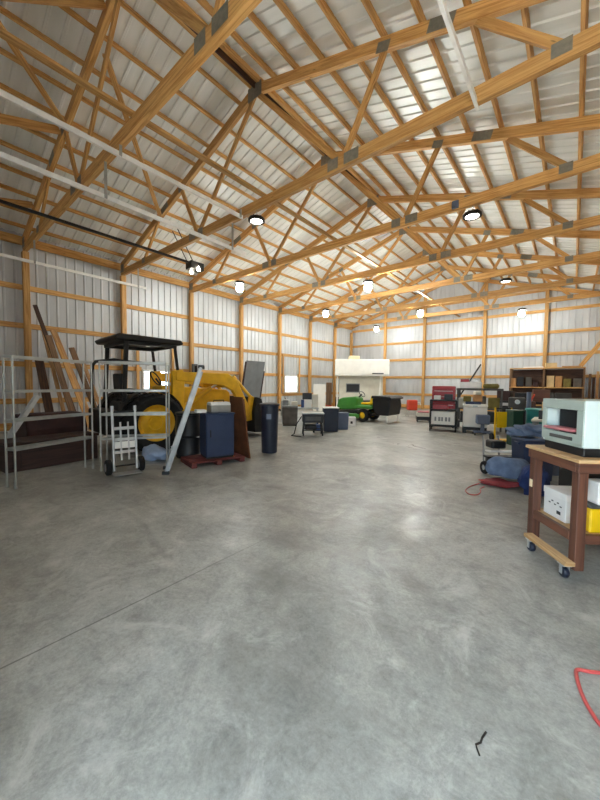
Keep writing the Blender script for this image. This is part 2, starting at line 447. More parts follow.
# roof skin and purlins
for sgn in (-1, 1):
    pass
def roof_skin():
    mb = MB(); L_ = SKB - SKN + .3; s = 0.; pts = []
    while s < L_:
        for ds, dp in ((0, 0), (.085, 0), (.1, .02), (.128, .02), (.143, 0)): pts.append((s + ds, dp))
        s += .2286
    for sg, xe in ((-1, SKL - .25), (1, SKR + .25)):
        for (a, da), (b, db) in zip(pts, pts[1:]):
            y0, y1 = SKN - .15 + a, SKN - .15 + b
            v = [mb.bm.verts.new(q) for q in ((XC, y0, roof_z(XC) + .01 - da), (XC, y1, roof_z(XC) + .01 - db), (xe, y1, roof_z(xe) + .01 - db), (xe, y0, roof_z(xe) + .01 - da))]
            mb._quad(v)
    return mb
ceiling = struct(solid(roof_skin().build('ceiling', 'roof_metal'), .004))
for sg in (-1, 1):
    for i in range(12):
        dx = .1 if i == 0 else .48 + .553 * (i - 1)
        if dx > 6.2: continue
        x = XC + sg * dx; z = chord_z(x) + .095 + .045
        nrm = Vector((sg * K, 0, 1)).normalized()
        MB().beam((x, SKN + .02, z), (x, SKB - .02, z), .045 if i else .09, .088, Vector((1, 0, -sg * K))).build('purlin', 'lumber', ceiling, .003)
MB().box((XC - .012, SKN + .02, chord_z(XC) + .0), (XC + .012, SKB - .02, chord_z(XC) + .16)).build('ridge_board', 'dark_board', ceiling)

# posts
GP = 'timber posts along the left wall'
NB = ['first', 'second', 'third', 'fourth', 'fifth', 'sixth', 'seventh']
tops = 4.735
for n, y in enumerate(TRY):
    o = MB().beam((XL + .012, y, 0), (XL + .012, y, tops), .14, .14, (1, 0, 0)).build('timber_post', 'lumber', None, .006)
    tag(o, '%s timber post on the left wall counted from the camera' % NB[n], 'post', GP)
o = MB().beam((XL + .012, YB - .14, 0), (XL + .012, YB - .14, 4.72), .14, .14, (1, 0, 0)).build('timber_post', 'lumber', None, .006)
tag(o, 'timber corner post where left and back walls meet behind the white trailer', 'post', GP)
for x, lb in ((-8.89, 'timber post on the back wall just right of the white trailer'), (-6.53, 'timber post on the back wall between trailer and red tool chest'), (-3.53, 'timber post on the back wall behind the black diagonal pipe'), (-1.06, 'timber post on the back wall above the long wooden shelf unit')):
    o = MB().beam((x, YB - .09, 0), (x, YB - .09, chord_z(x) - .12), .14, .14, (1, 0, 0)).build('timber_post', 'lumber', None, .006)
    tag(o, lb, 'post', 'timber posts along the back wall')
for n, y in enumerate(TRY):
    o = MB().beam((XR, y, 0), (XR, y, tops), .14, .14, (1, 0, 0)).build('post', 'lumber', wall_right, .006)

# roof trusses
def make_truss(name='roof_truss'):
    t = thing(name, '', 'roof truss', (0, 0, 0), 0, 'timber roof trusses')
    hw = 6.33
    MB().beam((-hw, 0, 4.835), (hw, 0, 4.835), .085, .19, (0, 1, 0)).build('bottom_chord', 'lumber', t, .004)
    for s in (-1, 1):
        MB().beam((s * .0, 0, ZR), (s * hw, 0, ZR - K * hw), .085, .175, (0, 1, 0)).build('top_chord', 'lumber', t, .004)
    webs = [((.05, ZR - .1), (1.93, 4.93)), ((2.06, 4.93), (2.7, ZR - K * 2.7 - .09)), ((3.92, ZR - K * 3.92 - .09), (4.72, 4.93))]
    for s in (-1, 1):
        for (x0, z0), (x1, z1) in webs:
            MB().beam((s * x0, 0, z0), (s * x1, 0, z1), .045, .1, (0, 1, 0)).build('web', 'lumber', t, .003)
    def plate(x, z, w, h, tilt=0.):
        mb = MB(); c, sn = math.cos(tilt), math.sin(tilt)
        for yy in (-.047,):
            mb.beam((x - c * w / 2, yy, z - sn * w / 2), (x + c * w / 2, yy, z + sn * w / 2), .003, h, (0, 1, 0))
        mb.build('gusset_plate', 'plate', t)
    a = math.atan(K)
    plate(0, ZR - .06, .38, .27)
    for s in (-1, 1):
        plate(s * 1.86, 4.86, .2, .17); plate(s * 2.2, 4.86, .26, .17)
        plate(s * 2.7, ZR - K * 2.7 - .05, .2, .14, -s * a)
        plate(s * 3.5, ZR - K * 3.5, .34, .16, -s * a)
        plate(s * 4.74, 4.87, .18, .15); plate(s * 6.2, 4.95, .25, .25)
    return t
LT = ['roof truss nearest the camera, meeting the first post on the left wall', 'second roof truss from the camera, its bottom chord crossing to the upper right',
      'third roof truss from the camera, with round lamps on its left and right', 'fourth roof truss from the camera, on the fourth left post',
      'fifth roof truss from the camera, on the fifth left post', 'sixth roof truss from the camera, next to last before the rear lamps', 'farthest roof truss from the camera, just before the back wall']
truss = make_truss()
for n, y in enumerate(TRY):
    if n == 0: truss.location = (XC, y, 0); truss['label'] = LT[0]
    else: dup(truss, (XC, y, 0), None, LT[n])
# gable rakes on the back wall
for s in (-1, 1):
    MB().beam((XC, SKB - .1, ZR), (XC + s * 6.3, SKB - .1, ZR - K * 6.3), .06, .17, (0, 1, 0)).build('rake_board', 'lumber', wall_back, .003)

# long boards tying the trusses, and braces in the end bay
o = MB().beam((XC + .25, SKN + .1, 4.952), (XC + .25, SKB - .2, 4.952), .1, .04, (1, 0, 0)).build('tie_board', 'lumber', None, .003)
tag(o, 'long flat tie board lying lengthwise on top of the truss bottom chords', 'board')
def brace(a, b, label):
    o = MB().beam(a, b, .09, .045).build('roof_brace', 'lumber', None, .003); tag(o, label, 'brace', 'diagonal timber braces under the roof')
u = lambda x: chord_z(x) - .125
brace((-5.5, -.1, u(-5.5)), (-7.45, 1.98, u(-7.45)), 'diagonal brace below the roof in the nearest bay, upper left corner')
brace((-6.0, 2.2, u(-6.0)), (-8.6, 4.42, u(-8.6)), 'diagonal brace below the roof between first and second trusses')
def knee(a, b, label):
    o = MB().beam(a, b, .045, .14).build('ceiling_brace', 'lumber', None, .003); tag(o, label, 'brace', 'level looking braces at the left edge')
knee((-5.0, SKN + .1, 4.72), (-5.55, 2.03, 6.93), 'topmost thick brace across the upper left corner of the picture')
knee((-7.1, SKN + .1, 4.95), (-7.85, 2.03, 6.2), 'middle brace at the left edge, ending at the nearest truss')
knee((-9.8, SKN + .1, 4.80), (-10.0, 2.03, 5.5), 'lowest brace at the left edge, above the black pipe')

# windows in the left wall
def window(n, w):
    y0, y1, z0, z1 = w; x = SKL
    f = MB()
    for q in (((x - .03, y0 - .03, z0 - .04), (x + .07, y0 + .03, z1 + .04)), ((x - .03, y1 - .03, z0 - .04), (x + .07, y1 + .03, z1 + .04)), ((x - .03, y0 + .03, z0 - .04), (x + .07, y1 - .03, z0 + .02)), ((x - .03, y0 + .03, z1 - .02), (x + .07, y1 - .03, z1 + .04)), ((x, (y0 + y1) / 2 - .015, z0 + .02), (x + .03, (y0 + y1) / 2 + .015, z1 - .02))): f.box(*q)
    o = struct(f.build('window_%d' % n, 'white', None, .003))
    MB().box((x + .008, y0 + .03, z0 + .02), (x + .014, y1 - .03, z1 - .02)).build('pane', 'glass', o)
    for yy in (y0 - .2, y1 + .12):
        MB().beam((x + .1, yy, z0 - .05), (x + .1, yy, 2.85), .09, .04, (0, 1, 0)).build('framing_stud', 'lumber', o, .003)
    MB().beam((x + .1, y0 - .2, z0 - .08), (x + .1, y1 + .12, z0 - .08), .09, .04, (1, 0, 0)).build('framing_sill', 'lumber', o, .003)
for i, w in enumerate(WIN): window(i + 1, w)

# ------------------------------------------------------------------ lamps
def make_lamp(lens='lens'):
    t = thing('pendant_light', '', 'lamp', (0, 0, 0), 0, 'round high bay lamps under the trusses')
    MB().lathe([(.0, .075), (.05, .075), (.06, .06), (.15, .04), (.165, .02), (.165, -.02), (.125, -.025), (.118, -.012), (0, -.012)], seg=28).build('housing', 'black_steel', t, smooth=True)
    if lens != 'lens_dim':      # lit lamps: glowing bowl added below the rim to light the roof
        MB().lathe([(.05, -.014), (.055, -.06), (.095, -.09), (.117, -.15), (.108, -.205), (.075, -.25), (.03, -.268), (0, -.27)], seg=28).build('lens', lens, t, smooth=True)
    else:
        MB().lathe([(.0, -.034), (.08, -.03), (.116, -.018), (.116, -.012), (0, -.012)], seg=28).build('lens', lens, t, smooth=True)
    m = MB()
    for k in range(10):
        a = 2 * PI * k / 10
        m.beam((.06 * math.cos(a), .06 * math.sin(a), .06), (.13 * math.cos(a), .13 * math.sin(a), .05), .006, .03)
    m.build('cooling_fins', 'black_steel', t)
    MB().tube([(0, 0, .07), (0, 0, .12), (.015, 0, .15), (0, 0, .172)], .007, 6).build('hook', 'galv', t)
    return t
LZ = 4.56
lamps = [((-8.4, TRY[2]), 'bright lamp on the left, third truss, nearest of the left row'), ((-8.46, TRY[4]), 'second bright lamp of the left row above the trailer side'), ((-8.5, TRY[6]), 'small bright lamp of the left row nearest the back wall'),
         ((-4.95, TRY[1]), 'black rimmed lamp seen edge-on near the ends of the white door tracks'), ((-5.1, TRY[3]), 'large glaring lamp in the middle row, centre of the picture'), ((-5.2, TRY[5]), 'bright lamp in the middle row over the far aisle'),
         ((-1.6, TRY[2]), 'black rimmed lamp on the right side hanging below the third truss'), ((-1.72, TRY[4]), 'lamp on the right half hidden by truss timbers'), ((-1.8, TRY[6]), 'bright lamp on the right just before the back wall above the shelf unit')]
lamps.append(((-.75, TRY[0]), 'lamp under the nearest truss on the right, above the top of the picture'))
lamp = make_lamp('lens_back')
for i, ((x, y), lb) in enumerate(lamps):
    if i == 0: lamp.location = (x, y, LZ); lamp['label'] = lb
    elif i in (3, 6, 7):
        q = make_lamp('lens_dim'); q.location = (x, y, LZ); q['label'] = lb
    elif i in (1, 2, 8):
        q = make_lamp('lens_back'); q.location = (x, y, LZ); q['label'] = lb
    elif i == 9:
        q = make_lamp('lens_soft'); q.location = (x, y, LZ); q['label'] = lb
    else:
        q = make_lamp('lens'); q.location = (x, y, LZ); q['label'] = lb

# ------------------------------------------------------------------ overhead door hardware
def track(x, z, label, y1=4.62, hang=((2.05, 4.72), (4.5, 4.72)), name='door_track_rail', side=1):
    t = thing(name, label, 'door track', (x, 0, 0), 0, 'overhead door tracks')
    m = MB()
    m.box((-.006, SKN + .08, z - .035), (0, y1, z + .035))
    m.box((-.035, SKN + .08, z + .029), (-.006, y1, z + .035)); m.box((-.035, SKN + .08, z - .035), (-.006, y1, z - .029))
    m.build('channel', 'white_metal', t)
    for hy, hz in hang:
        h = MB(); h.beam((.012, hy, z - .03), (.012, hy, hz), .03, .008, (0, 1, 0)); h.beam((.012, hy + .018, z - .03), (.012, hy + .018, hz), .006, .03, (0, 1, 0)); h.build('hanger', 'galv', t)
    return t
track(-5.12, 4.60, 'white overhead door track, upper one running from left edge to the centre lamp', 4.33, ((2.05, 4.72), (4.25, 4.72)))
track(-5.68, 4.20, 'white overhead door track, lower thinner one beneath the upper track', 4.9)
track(-1.02, 4.75, 'white overhead door track at the top right, crossing two trusses', 4.6, ((2.16, 4.95), ))
track(-10.1, 4.20, 'thin white overhead door track along the left wall above the racks', 4.75)
op = thing('garage_door_opener', 'black ceiling opener rail and motor with two lit bulbs', 'door opener', (-8.1, 0, 0))
MB().box((-.025, SKN + .1, 4.56), (.025, 4.95, 4.61)).build('rail', 'black_steel', op)
MB().box((-.14, 4.95, 4.42), (.14, 5.35, 4.62)).build('motor_housing', 'black_steel', op, .01)
for sx in (-1, 1):
    MB().beam((sx * .12, 5.0, 4.62), (sx * .12, 4.57, 5.3), .03, .006, (1, 0, 0)).build('hanger', 'black_steel', op)
    MB().lathe([(0, -.055), (.035, -.045), (.045, -.015), (.03, .03), (.016, .05), (.016, .07)], (sx * .17, 5.15, 4.42), seg=14).build('bulb', 'bulb', op, smooth=True)
cb = MB(); cb.box((-11.16, TRY[2] - .1, 1.55), (-11.06, TRY[2] + .1, 2.05))
o = cb.build('switch_box', 'darkgrey', None, .008); tag(o, 'dark electrical box fixed to the third left wall post', 'electrical box')
o.location = (.1, 0, .0)
jb = MB(); jb.box((-1.95, TRY[2] - .1, 4.76), (-1.83, TRY[2] - .046, 4.9)); o = jb.build('junction_box_mount', 'bluegrey', None, .006); tag(o, 'small blue grey junction box on the third truss beside the right lamp', 'junction box')

# ------------------------------------------------------------------ left side: racks, hand truck, crates, lumber
def rack(loc, rz, label, length, dp=.28):
    t = thing('folding_rack', label, 'rack', loc, rz, 'open tube racks on the left')
    for x in (0, length):
        for y in (0, dp):
            mb = MB(); mb.cyl((x, y, 0), (x, y, 1.64), .0125, seg=10); mb.cyl((x, y, 0), (x, y, .03), .017, seg=10); mb.build('post', 'galv', t, smooth=True)
    for z in (1.625, 1.20, .84, .48):
        for y in (0, dp): MB().beam((.0, y, z), (length, y, z), .034, .012, (0, 0, 1)).build('rail', 'galv', t)
        for x in (0, length): MB().beam((x, 0, z), (x, dp, z), .03, .01, (0, 0, 1)).build('end_rail', 'galv', t)
    return t
rack((-5.24, .82, 0), R(112), 'open steel tube rack at the far left in front of the brown chest', 1.05, .16)
rack((-5.38, 1.82, 0), R(54), 'open steel tube rack in front of the tractor, behind the hand truck', .92)

ht = thing('hand_truck', 'silver two wheeled hand truck standing upright before the tube rack', 'hand truck', (-4.9, 1.99, 0), R(80))
lean = .10
def hp(x, z): return (x, .05 + lean * z, z)
for s in (-1, 1):
    MB().tube([hp(s * .15, .06), hp(s * .15, .86), hp(s * .15, .95)], .018, 10).build('upright', 'alu', ht, smooth=True)
    MB().cyl(hp(s * .15, .9), hp(s * .15, .985), .021, seg=12).build('grip', 'alu', ht, smooth=True)
    w = MB().lathe([(.03, -.035), (.1, -.035), (.112, -.022), (.112, .022), (.1, .035), (.03, .035)], (s * .215, .1, .112), 'x', 22, True).build('wheel', 'rubber', ht, smooth=True)
    MB().lathe([(0, -.04), (.055, -.04), (.06, -.03), (.06, .03), (.055, .04), (0, .04)], (s * .215, .1, .112), 'x', 18).build('hub', 'hub', w, smooth=True)
m = MB()
for z in (.32, .5, .66): m.beam(hp(-.15, z), hp(.15, z), .012, .045, (0, 1, 0))
m.build('cross_bar', 'alu', ht, .003)
MB().beam(hp(-.15, .9), hp(.15, .9), .02, .03, (0, 1, 0)).build('handle_bar', 'black_steel', ht, .004)
MB().beam(hp(-.05, .2), hp(-.05, .75), .02, .02, (1, 0, 0)).build('inner_strut', 'alu', ht); MB().beam(hp(.05, .2), hp(.05, .75), .02, .02, (1, 0, 0)).build('inner_strut', 'alu', ht)
MB().beam(hp(-.14, .42), hp(.14, .42), .008, .1, (0, 1, 0)).build('centre_plate', 'white_metal', ht, .003)
MB().cyl((-.24, .1, .112), (.24, .1, .112), .012, seg=10).build('axle', 'black_steel', ht)
MB().box((-.18, -.12, .02), (.18, .06, .032)).build('toe_plate', 'alu', ht, .003)

ch = thing('wooden_chest', 'low dark maroon boarded chest behind the far left rack', 'chest', (-6.5, 1.45, 0), R(97))
MB().box((-.62, -.24, .0), (.62, .24, .4)).build('body', 'brownbox', ch, .008)
MB().box((-.64, -.26, .4), (.64, .26, .44)).build('lid', 'brownbox', ch, .006)
for q in (-.5, .44): MB().box((q, -.262, .05), (q + .06, -.24, .39)).build('batten', 'brownbox', ch)
cv = thing('covered_machine', 'rounded dark maroon tarp covered machine behind the boarded chest', 'covered machine', (-7.45, 1.72, 0), R(5))
m = MB(); m.prism([(-.4, .02), (.4, .02), (.42, .5), (.36, .66), (.2, .75), (-.2, .75), (-.36, .66), (-.42, .5)], -.5, .42, 'xz'); m.build('tarp', 'tarp', cv, .03, segs=2)
m = MB(); m.box((-.36, -.46, 0), (.36, .38, .05)); m.build('skid', 'dark_board', cv)
rp = thing('aluminium_ramp', 'narrow grey metal ramp leaning behind the far left rack', 'ramp', (-6.94, .80, 0))
m = MB(); m.beam((0, 0, 0.02), (-.05, .62, 1.08), .17, .02, (1, 0, 0)); m.build('deck', 'grey', rp, .003)
for s in (-1, 1): MB().beam((s * .085, -.01, .03), (s * .085 - .05, .61, 1.09), .012, .06, (1, 0, 0)).build('side_rail', 'alu', rp)

boards = [((-10.25, 3.00, 0), (-11.02, 2.22, 3.35), .09, .04, 'dark_board', 'tall dark board leaning on the left wall, highest of the lumber bundle'),
          ((-10.3, 2.72, 0), (-11.0, 2.38, 2.72), .09, .035, 'tan_wood', 'tan narrow board leaning left of the dark board'),
          ((-10.1, 2.88, 0), (-10.70, 2.42, 2.55), .14, .035, 'old_wood', 'grey brown board leaning in front of the tan board'),
          ((-10.15, 3.30, 0), (-11.02, 2.60, 2.75), .14, .035, 'tan_wood', 'wide tan board leaning right of the tall dark board'),
          ((-10.0, 3.16, 0), (-10.74, 2.62, 2.38), .09, .04, 'lumber', 'fresh yellow stud leaning among the lumber bundle'),
          ((-10.2, 3.52, 0), (-11.02, 3.02, 2.3), .14, .035, 'old_wood', 'short weathered board, rightmost of the leaning lumber'),
          ((-10.05, 3.62, 0), (-10.7, 3.2, 1.9), .09, .035, 'tan_wood', 'short tan board leaning in front of the weathered one'),
          ((-10.35, 2.40, 0), (-11.02, 2.28, 1.9), .19, .03, 'dark_board', 'short wide dark board, leftmost of the leaning lumber')]
for a, b, w, h, mt, lb in boards:
    o = MB().beam(a, b, w, h, (0, 1, 0)).build('leaning_board', mt, None, .003); tag(o, lb, 'board', 'lumber leaning on the left wall')

# ------------------------------------------------------------------ tractor loader
TX, TY = -6.92, 3.08
tr = thing('loader_tractor', 'yellow loader tractor with black canopy parked along the left wall', 'tractor', (TX, TY, 0), R(-4))
def tyre(x, y, r, w, name, pr, rim_r):
    c = (x, y, r); hw = w / 2
    ty = MB().lathe([(rim_r, -hw * .8), (r * .86, -hw), (r * .97, -hw * .8), (r, -hw * .4), (r, hw * .4), (r * .97, hw * .8), (r * .86, hw), (rim_r, hw * .8)], c, 'x', 36, True).build(name, 'rubber', pr, smooth=True)
    m = MB(); n = 22
    for k in range(n):
        for s in (-1, 1):
            a = 2 * PI * (k + (.5 if s > 0 else 0)) / n; b = a + .16
            m.beam((x + s * .01, y + math.cos(a) * r, r + math.sin(a) * r), (x + s * hw * .95, y + math.cos(b) * r * .985, r + math.sin(b) * r * .985), .035, .03, (0, -math.sin(a), math.cos(a)))
    m.build('tread', 'rubber', ty)
    MB().lathe([(0, -.05), (rim_r * .35, -.05), (rim_r * .4, -.01), (rim_r * .8, .0), (rim_r * .86, -hw * .55), (rim_r, -hw * .75), (rim_r, hw * .75), (rim_r * .86, hw * .55), (rim_r * .8, .06), (rim_r * .4, .07), (rim_r * .35, .1), (0, .1)], c, 'x', 28).build('rim', 'yellow', ty, smooth=True)
for s in (-1, 1):
    tyre(s * .74, 0, .56, .36, 'rear_wheel', tr, .35)
    tyre(s * .64, 1.75, .36, .22, 'front_wheel', tr, .2)
MB().cyl((-.74, 0, .56), (.74, 0, .56), .09, seg=14).build('rear_axle', 'yellow', tr, smooth=True)
MB().cyl((-.6, 1.75, .36), (.6, 1.75, .36), .06, seg=12).build('front_axle', 'black_steel', tr)
MB().prism([(-.5, .42), (.35, .42), (.35, .8), (.1, .95), (-.45, .95), (-.5, .8)], -.3, .3, 'yz').build('transmission_housing', 'black_steel', tr, .02)
MB().prism([(.35, .5), (2.0, .5), (2.05, .6), (2.05, 1.1), (1.95, 1.18), (.45, 1.28), (.35, 1.25)], -.27, .27, 'yz').build('hood', 'yellow', tr, .03, segs=2)
m = MB()
for k in range(7): m.box((-.24, 2.05, .62 + k * .065), (.24, 2.06, .65 + k * .065))
m.build('grille', 'black_steel', tr)
for s in (-1, 1):
    pts = []
    for k in range(9):
        a = R(20 + 140 * k / 8); pts.append((math.cos(a) * .64, .56 + math.sin(a) * .64))
    inner = [(p[0] * .97, .56 + (p[1] - .56) * .97) for p in pts][::-1]
    MB().prism(pts + inner, s * .5, s * .74, 'yz').build('fender', 'black_steel', tr)
st = MB().box((-.22, -.35, .98), (.22, .05, 1.08)).build('seat', 'black_plastic', tr, .03, segs=2)
MB().prism([(-.42, 1.06), (-.3, 1.06), (-.36, 1.5), (-.44, 1.5)], -.21, .21, 'yz').build('seat_back', 'black_plastic', tr, .02)
MB().tube([(0, .5, 1.22), (0, .34, 1.42)], .02, 8).build('steering_column', 'black_steel', tr)
MB().tube([(.17 * math.cos(a), .34 - .08 * math.sin(a) - .0, 1.42 + .14 * math.sin(a)) for a in (2 * PI * k / 20 for k in range(20))], .014, 8, True).build('steering_wheel', 'black_steel', tr, smooth=True)
MB().cyl((.15, 1.2, 1.2), (.15, 1.2, 1.72), .03, seg=12).build('exhaust_stack', 'black_steel', tr, smooth=True)
# canopy on four legs
for x in (-.66, .66):
    x *= .85
    MB().beam((x, -.48, .9), (x, -.42, 2.11), .07, .07, (1, 0, 0)).build('canopy_leg', 'black_steel', tr, .006)
    MB().beam((x, .62, 1.1), (x, .5, 2.11), .05, .05, (1, 0, 0)).build('canopy_leg', 'black_steel', tr, .006)
MB().prism([(-.6, 2.1), (.62, 2.1), (.66, 2.14), (.6, 2.2), (-.56, 2.22), (-.64, 2.17)], -.66, .66, 'yz').build('canopy', 'black_steel', tr, .025, segs=2)
m = MB(); m.beam((-.6, -.45, 2.07), (.6, -.45, 2.07), .05, .06); m.beam((-.6, .5, 2.07), (.6, .5, 2.07), .05, .06)
for x in (-.56, .56): m.beam((x, -.45, 2.07), (x, .5, 2.07), .05, .06)
m.build('canopy_frame', 'black_steel', tr)
# rear hoop (guard rail) round the operator
MB().tube([(-.72, -.66, .62), (-.72, -.68, 1.25), (-.70, -.68, 1.52), (-.6, -.68, 1.68), (-.4, -.68, 1.74), (.45, -.6, 1.74), (.72, -.45, 1.7), (.8, -.1, 1.68)], .03, 10).build('rear_hoop', 'black_steel', tr, smooth=True)
MB().box((-.6, -.78, .35), (.6, -.5, .8)).build('rear_ballast_box', 'black_steel', tr, .02)
# loader: towers, arms, cylinders, bucket
for s in (-1, 1):
    x = s * .56
    MB().prism([(.42, .5), (.66, .5), (.7, 1.5), (.66, 1.6), (.44, 1.58)], x - .05, x + .05, 'yz').build('loader_tower', 'yellow', tr, .01)
    MB().prism([(.5, 1.38), (.5, 1.56), (1.75, 1.56), (2.0, 1.42), (2.44, .62), (2.3, .5), (1.88, 1.16), (1.62, 1.28)], x - .055 + s * .02, x + .055 + s * .02, 'yz').build('loader_arm', 'yellow', tr, .012)
    MB().cyl((x - s * .11, .65, .75), (x - s * .11, 1.4, 1.22), .05, seg=12).build('lift_cylinder', 'yellow', tr, smooth=True)
    MB().cyl((x - s * .11, 1.4, 1.22), (x - s * .11, 1.65, 1.36), .026, seg=10).build('cylinder_rod', 'alu', tr, smooth=True)
    MB().cyl((x - s * .02, 1.95, 1.50), (x - s * .02, 2.44, 1.02), .04, seg=10).build('tilt_cylinder', 'yellow', tr, smooth=True)
    MB().prism([(2.3, .4), (2.5, .42), (2.56, .98), (2.42, 1.06)], x - .04, x + .04, 'yz').build('bucket_link', 'yellow', tr, .01)
MB().beam((-.56, 1.82, 1.28), (.56, 1.82, 1.28), .1, .1).build('torque_tube', 'yellow', tr, .01)
m = MB(); m.prism([(2.48, .12), (3.0, .1), (3.02, .14), (2.6, .2), (2.56, .6), (2.63, .98), (2.54, 1.0), (2.46, .62)], -.7, .7, 'yz'); bk = m.build('bucket', 'black_steel', tr, .008)
for s in (-1, 1): MB().prism([(2.48, .12), (3.0, .1), (2.68, .95), (2.54, .98), (2.46, .6)], s * .7 - .012, s * .7 + .012, 'yz').build('side_plate', 'black_steel', bk)
MB().box((.5, -.1, .95), (.56, .5, 1.0)).build('step', 'black_steel', tr)

# ------------------------------------------------------------------ left centre clutter
FW = Vector((-.64, .768, 0)); RT = Vector((.768, .64, 0))
ld = thing('folded_stepladder', 'folded aluminium stepladder leaning beside the black drum, left of the navy cabinet', 'ladder', (-4.63, 2.44, 0), R(60))
for y in (-.16, .16):
    MB().beam((0, y, .02), (.50, y, 1.56), .025, .045, (0, 1, 0)).build('rail', 'dull_alu', ld, .004)
    MB().beam((.035, y * .9, .02), (.52, y * .9, 1.5), .02, .025, (0, 1, 0)).build('rear_rail', 'dull_alu', ld, .003)
    MB().box((-.05, y - .03, 0), (.05, y + .03, .045)).build('rubber_foot', 'black_plastic', ld, .006)
for k in range(1, 6):
    z = .26 * k; MB().beam((z * .325 + .005, -.145, z), (z * .325 + .005, .145, z), .05, .02, (1, 0, 0)).build('tread', 'dull_alu', ld, .003)
MB().beam((.5, -.17, 1.57), (.53, .17, 1.57), .09, .05).build('top_cap', 'black_plastic', ld, .008)

pl = thing('wooden_pallet', 'low reddish wooden pallet under the navy cabinet', 'pallet', (-4.48, 2.78, 0), R(76))
for x in (.04, .45, .86): MB().box((x - .04, 0, 0), (x + .04, .6, .065)).build('stringer', 'pallet_red', pl)
for k in range(5): MB().box((0, .005 + k * .12, .066), (.92, .11 + k * .12, .085)).build('slat_board', 'pallet_red', pl, .003)
nc = thing('steel_cabinet', 'navy blue steel cabinet standing on the reddish pallet', 'cabinet', (-4.55, 3.05, .0865), R(70))
MB().box((0.03, 0, .03), (.50, .44, .73)).build('body', 'navy', nc, .008)
MB().box((.045, -.012, .05), (.485, -.001, .715)).build('door', 'navy', nc, .004)
MB().box((.09, -.03, .36), (.105, -.013, .48)).build('handle', 'black_steel', nc, .003)
MB().box((.02, -.015, .73), (.51, .45, .75)).build('top', 'navy', nc, .004)
MB().box((.04, .01, 0), (.49, .43, .03)).build('plinth', 'black_steel', nc)
tb = thing('toolbox', 'grey metal toolbox lying on top of the navy cabinet', 'toolbox', (-4.66, 3.41, .8385), R(74))
MB().box((-.17, -.12, 0), (.17, .12, .12)).build('body', 'galv', tb, .008); MB().prism([(-.13, .12), (.13, .12), (.08, .17), (-.08, .17)], -.17, .17, 'yz').build('lid', 'white_metal', tb, .006)
MB().tube([(-.09, 0, .165), (-.09, 0, .2), (.09, 0, .2), (.09, 0, .165)], .008, 8).build('handle', 'black_plastic', tb)
m = MB(); m.box((-.08, -.09, 0), (.08, .09, .05)); o = m.build('tool_tray', 'white', None, .006, loc=(-4.95, 3.08 - .02, .888), rotz=R(70)); o.location = (-4.75, 3.11, .8385)
o.name = 'tool_tray'; tag(o, 'white tray on the left end of the navy cabinet top', 'tray')
dr = thing('plastic_drum', 'black plastic drum behind the stepladder, left of the navy cabinet', 'drum', (-5.3, 3.22, 0))
MB().lathe([(0, 0), (.2, 0), (.215, .03), (.2, .06), (.22, .3), (.22, .36), (.2, .38), (.22, .4), (.22, .46), (.2, .72), (.21, .76), (.19, .78), (0, .78)], seg=26).build('body', 'black_plastic', dr, smooth=True)
MB().lathe([(.205, .76), (.225, .77), (.225, .8), (.19, .81), (0, .81)], seg=26).build('lid', 'black_plastic', dr, smooth=True)
wp = thing('wedge_panel', 'rusty brown wedge shaped panel standing beside the navy cabinet', 'panel', (-4.36, 3.86, 0), R(170))
MB().prism([(0, 0), (.8, 0), (.72, 1.08), (.26, 1.08)], -.012, .012, 'xz').build('sheet', 'rust', wp)
MB().beam((.1, -.03, 0.0), (.3, -.03, 1.04), .05, .03, (1, 0, 0)).build('stiffener', 'rust', wp); MB().beam((.75, -.03, .05), (.16, -.03, .05), .03, .05, (0, 1, 0)).build('stiffener', 'rust', wp)
o = MB().blob((0, 0, .1), (.3, .2, .14), 4, .2, 3, .7).build('plastic_bag', 'lightblue', None, smooth=True); o.location = (-5.55, 2.72, 0); tag(o, 'pale blue and white bag on the floor beside the tractor wheel', 'bag')

def wheelie_bin(loc, rz, label, s=1.0, m='navy_plastic', name='trash_can', lidm=None):
    t = thing(name, label, 'bin', loc, rz)
    MB().frus((-.19 * s, -.18 * s, .03), (.19 * s, .18 * s, .92 * s), .82).build('body', m, t, .02, segs=2)
    MB().box((-.205 * s, -.2 * s, .92 * s), (.205 * s, .2 * s, .965 * s)).build('lid', lidm or m, t, .015, segs=2)
    MB().cyl((-.16 * s, .22 * s, .88 * s), (.16 * s, .22 * s, .88 * s), .016, seg=10).build('handle', m, t)
    for q in (-.17, .17): MB().lathe([(0, -.02), (.07, -.02), (.07, .02), (0, .02)], (q * s, .16 * s, .07), 'x', 16).build('wheel', 'rubber', t)
    return t
tc_ = thing('trash_can', 'tall black round trash can standing alone in front of the loader bucket', 'bin', (-4.5, 4.48, 0), R(40))
MB().lathe([(0, .0), (.145, 0), (.15, .02), (.175, .9), (.19, .905), (.19, .93), (.165, .93), (.14, .1), (0, .1)], seg=28).build('body', 'navy_plastic', tc_, smooth=True)
MB().lathe([(0, .97), (.1, .965), (.195, .945), (.2, .93), (0, .931)], seg=28).build('lid', 'black_plastic', tc_, smooth=True)
for s in (-1, 1): MB().tube([(s * .18, -.05, .84), (s * .215, -.04, .82), (s * .215, .04, .82), (s * .18, .05, .84)], .012, 8).build('handle', 'black_plastic', tc_)
MB().box((-.045, -.178, .66), (.045, -.158, .76)).build('label_plate', 'bluegrey', tc_)
lp = thing('door_panel', 'grey door panel with reddish edge leaning on the left wall', 'panel', (-10.55, 10.35, 0), R(-90))
for nm, mt, lo, hi in (('face', 'slate', (-.5, -.012, 0), (.5, .012, 2.3)), ('edge_strip', 'maroon', (-.56, -.02, 0), (-.5, .02, 2.25)), ('edge_strip', 'maroon', (.5, -.02, 0), (.56, .02, 1.9))):
    o = MB().box(lo, hi).build(nm, mt, lp); o.rotation_euler = (R(12), 0, R(0))
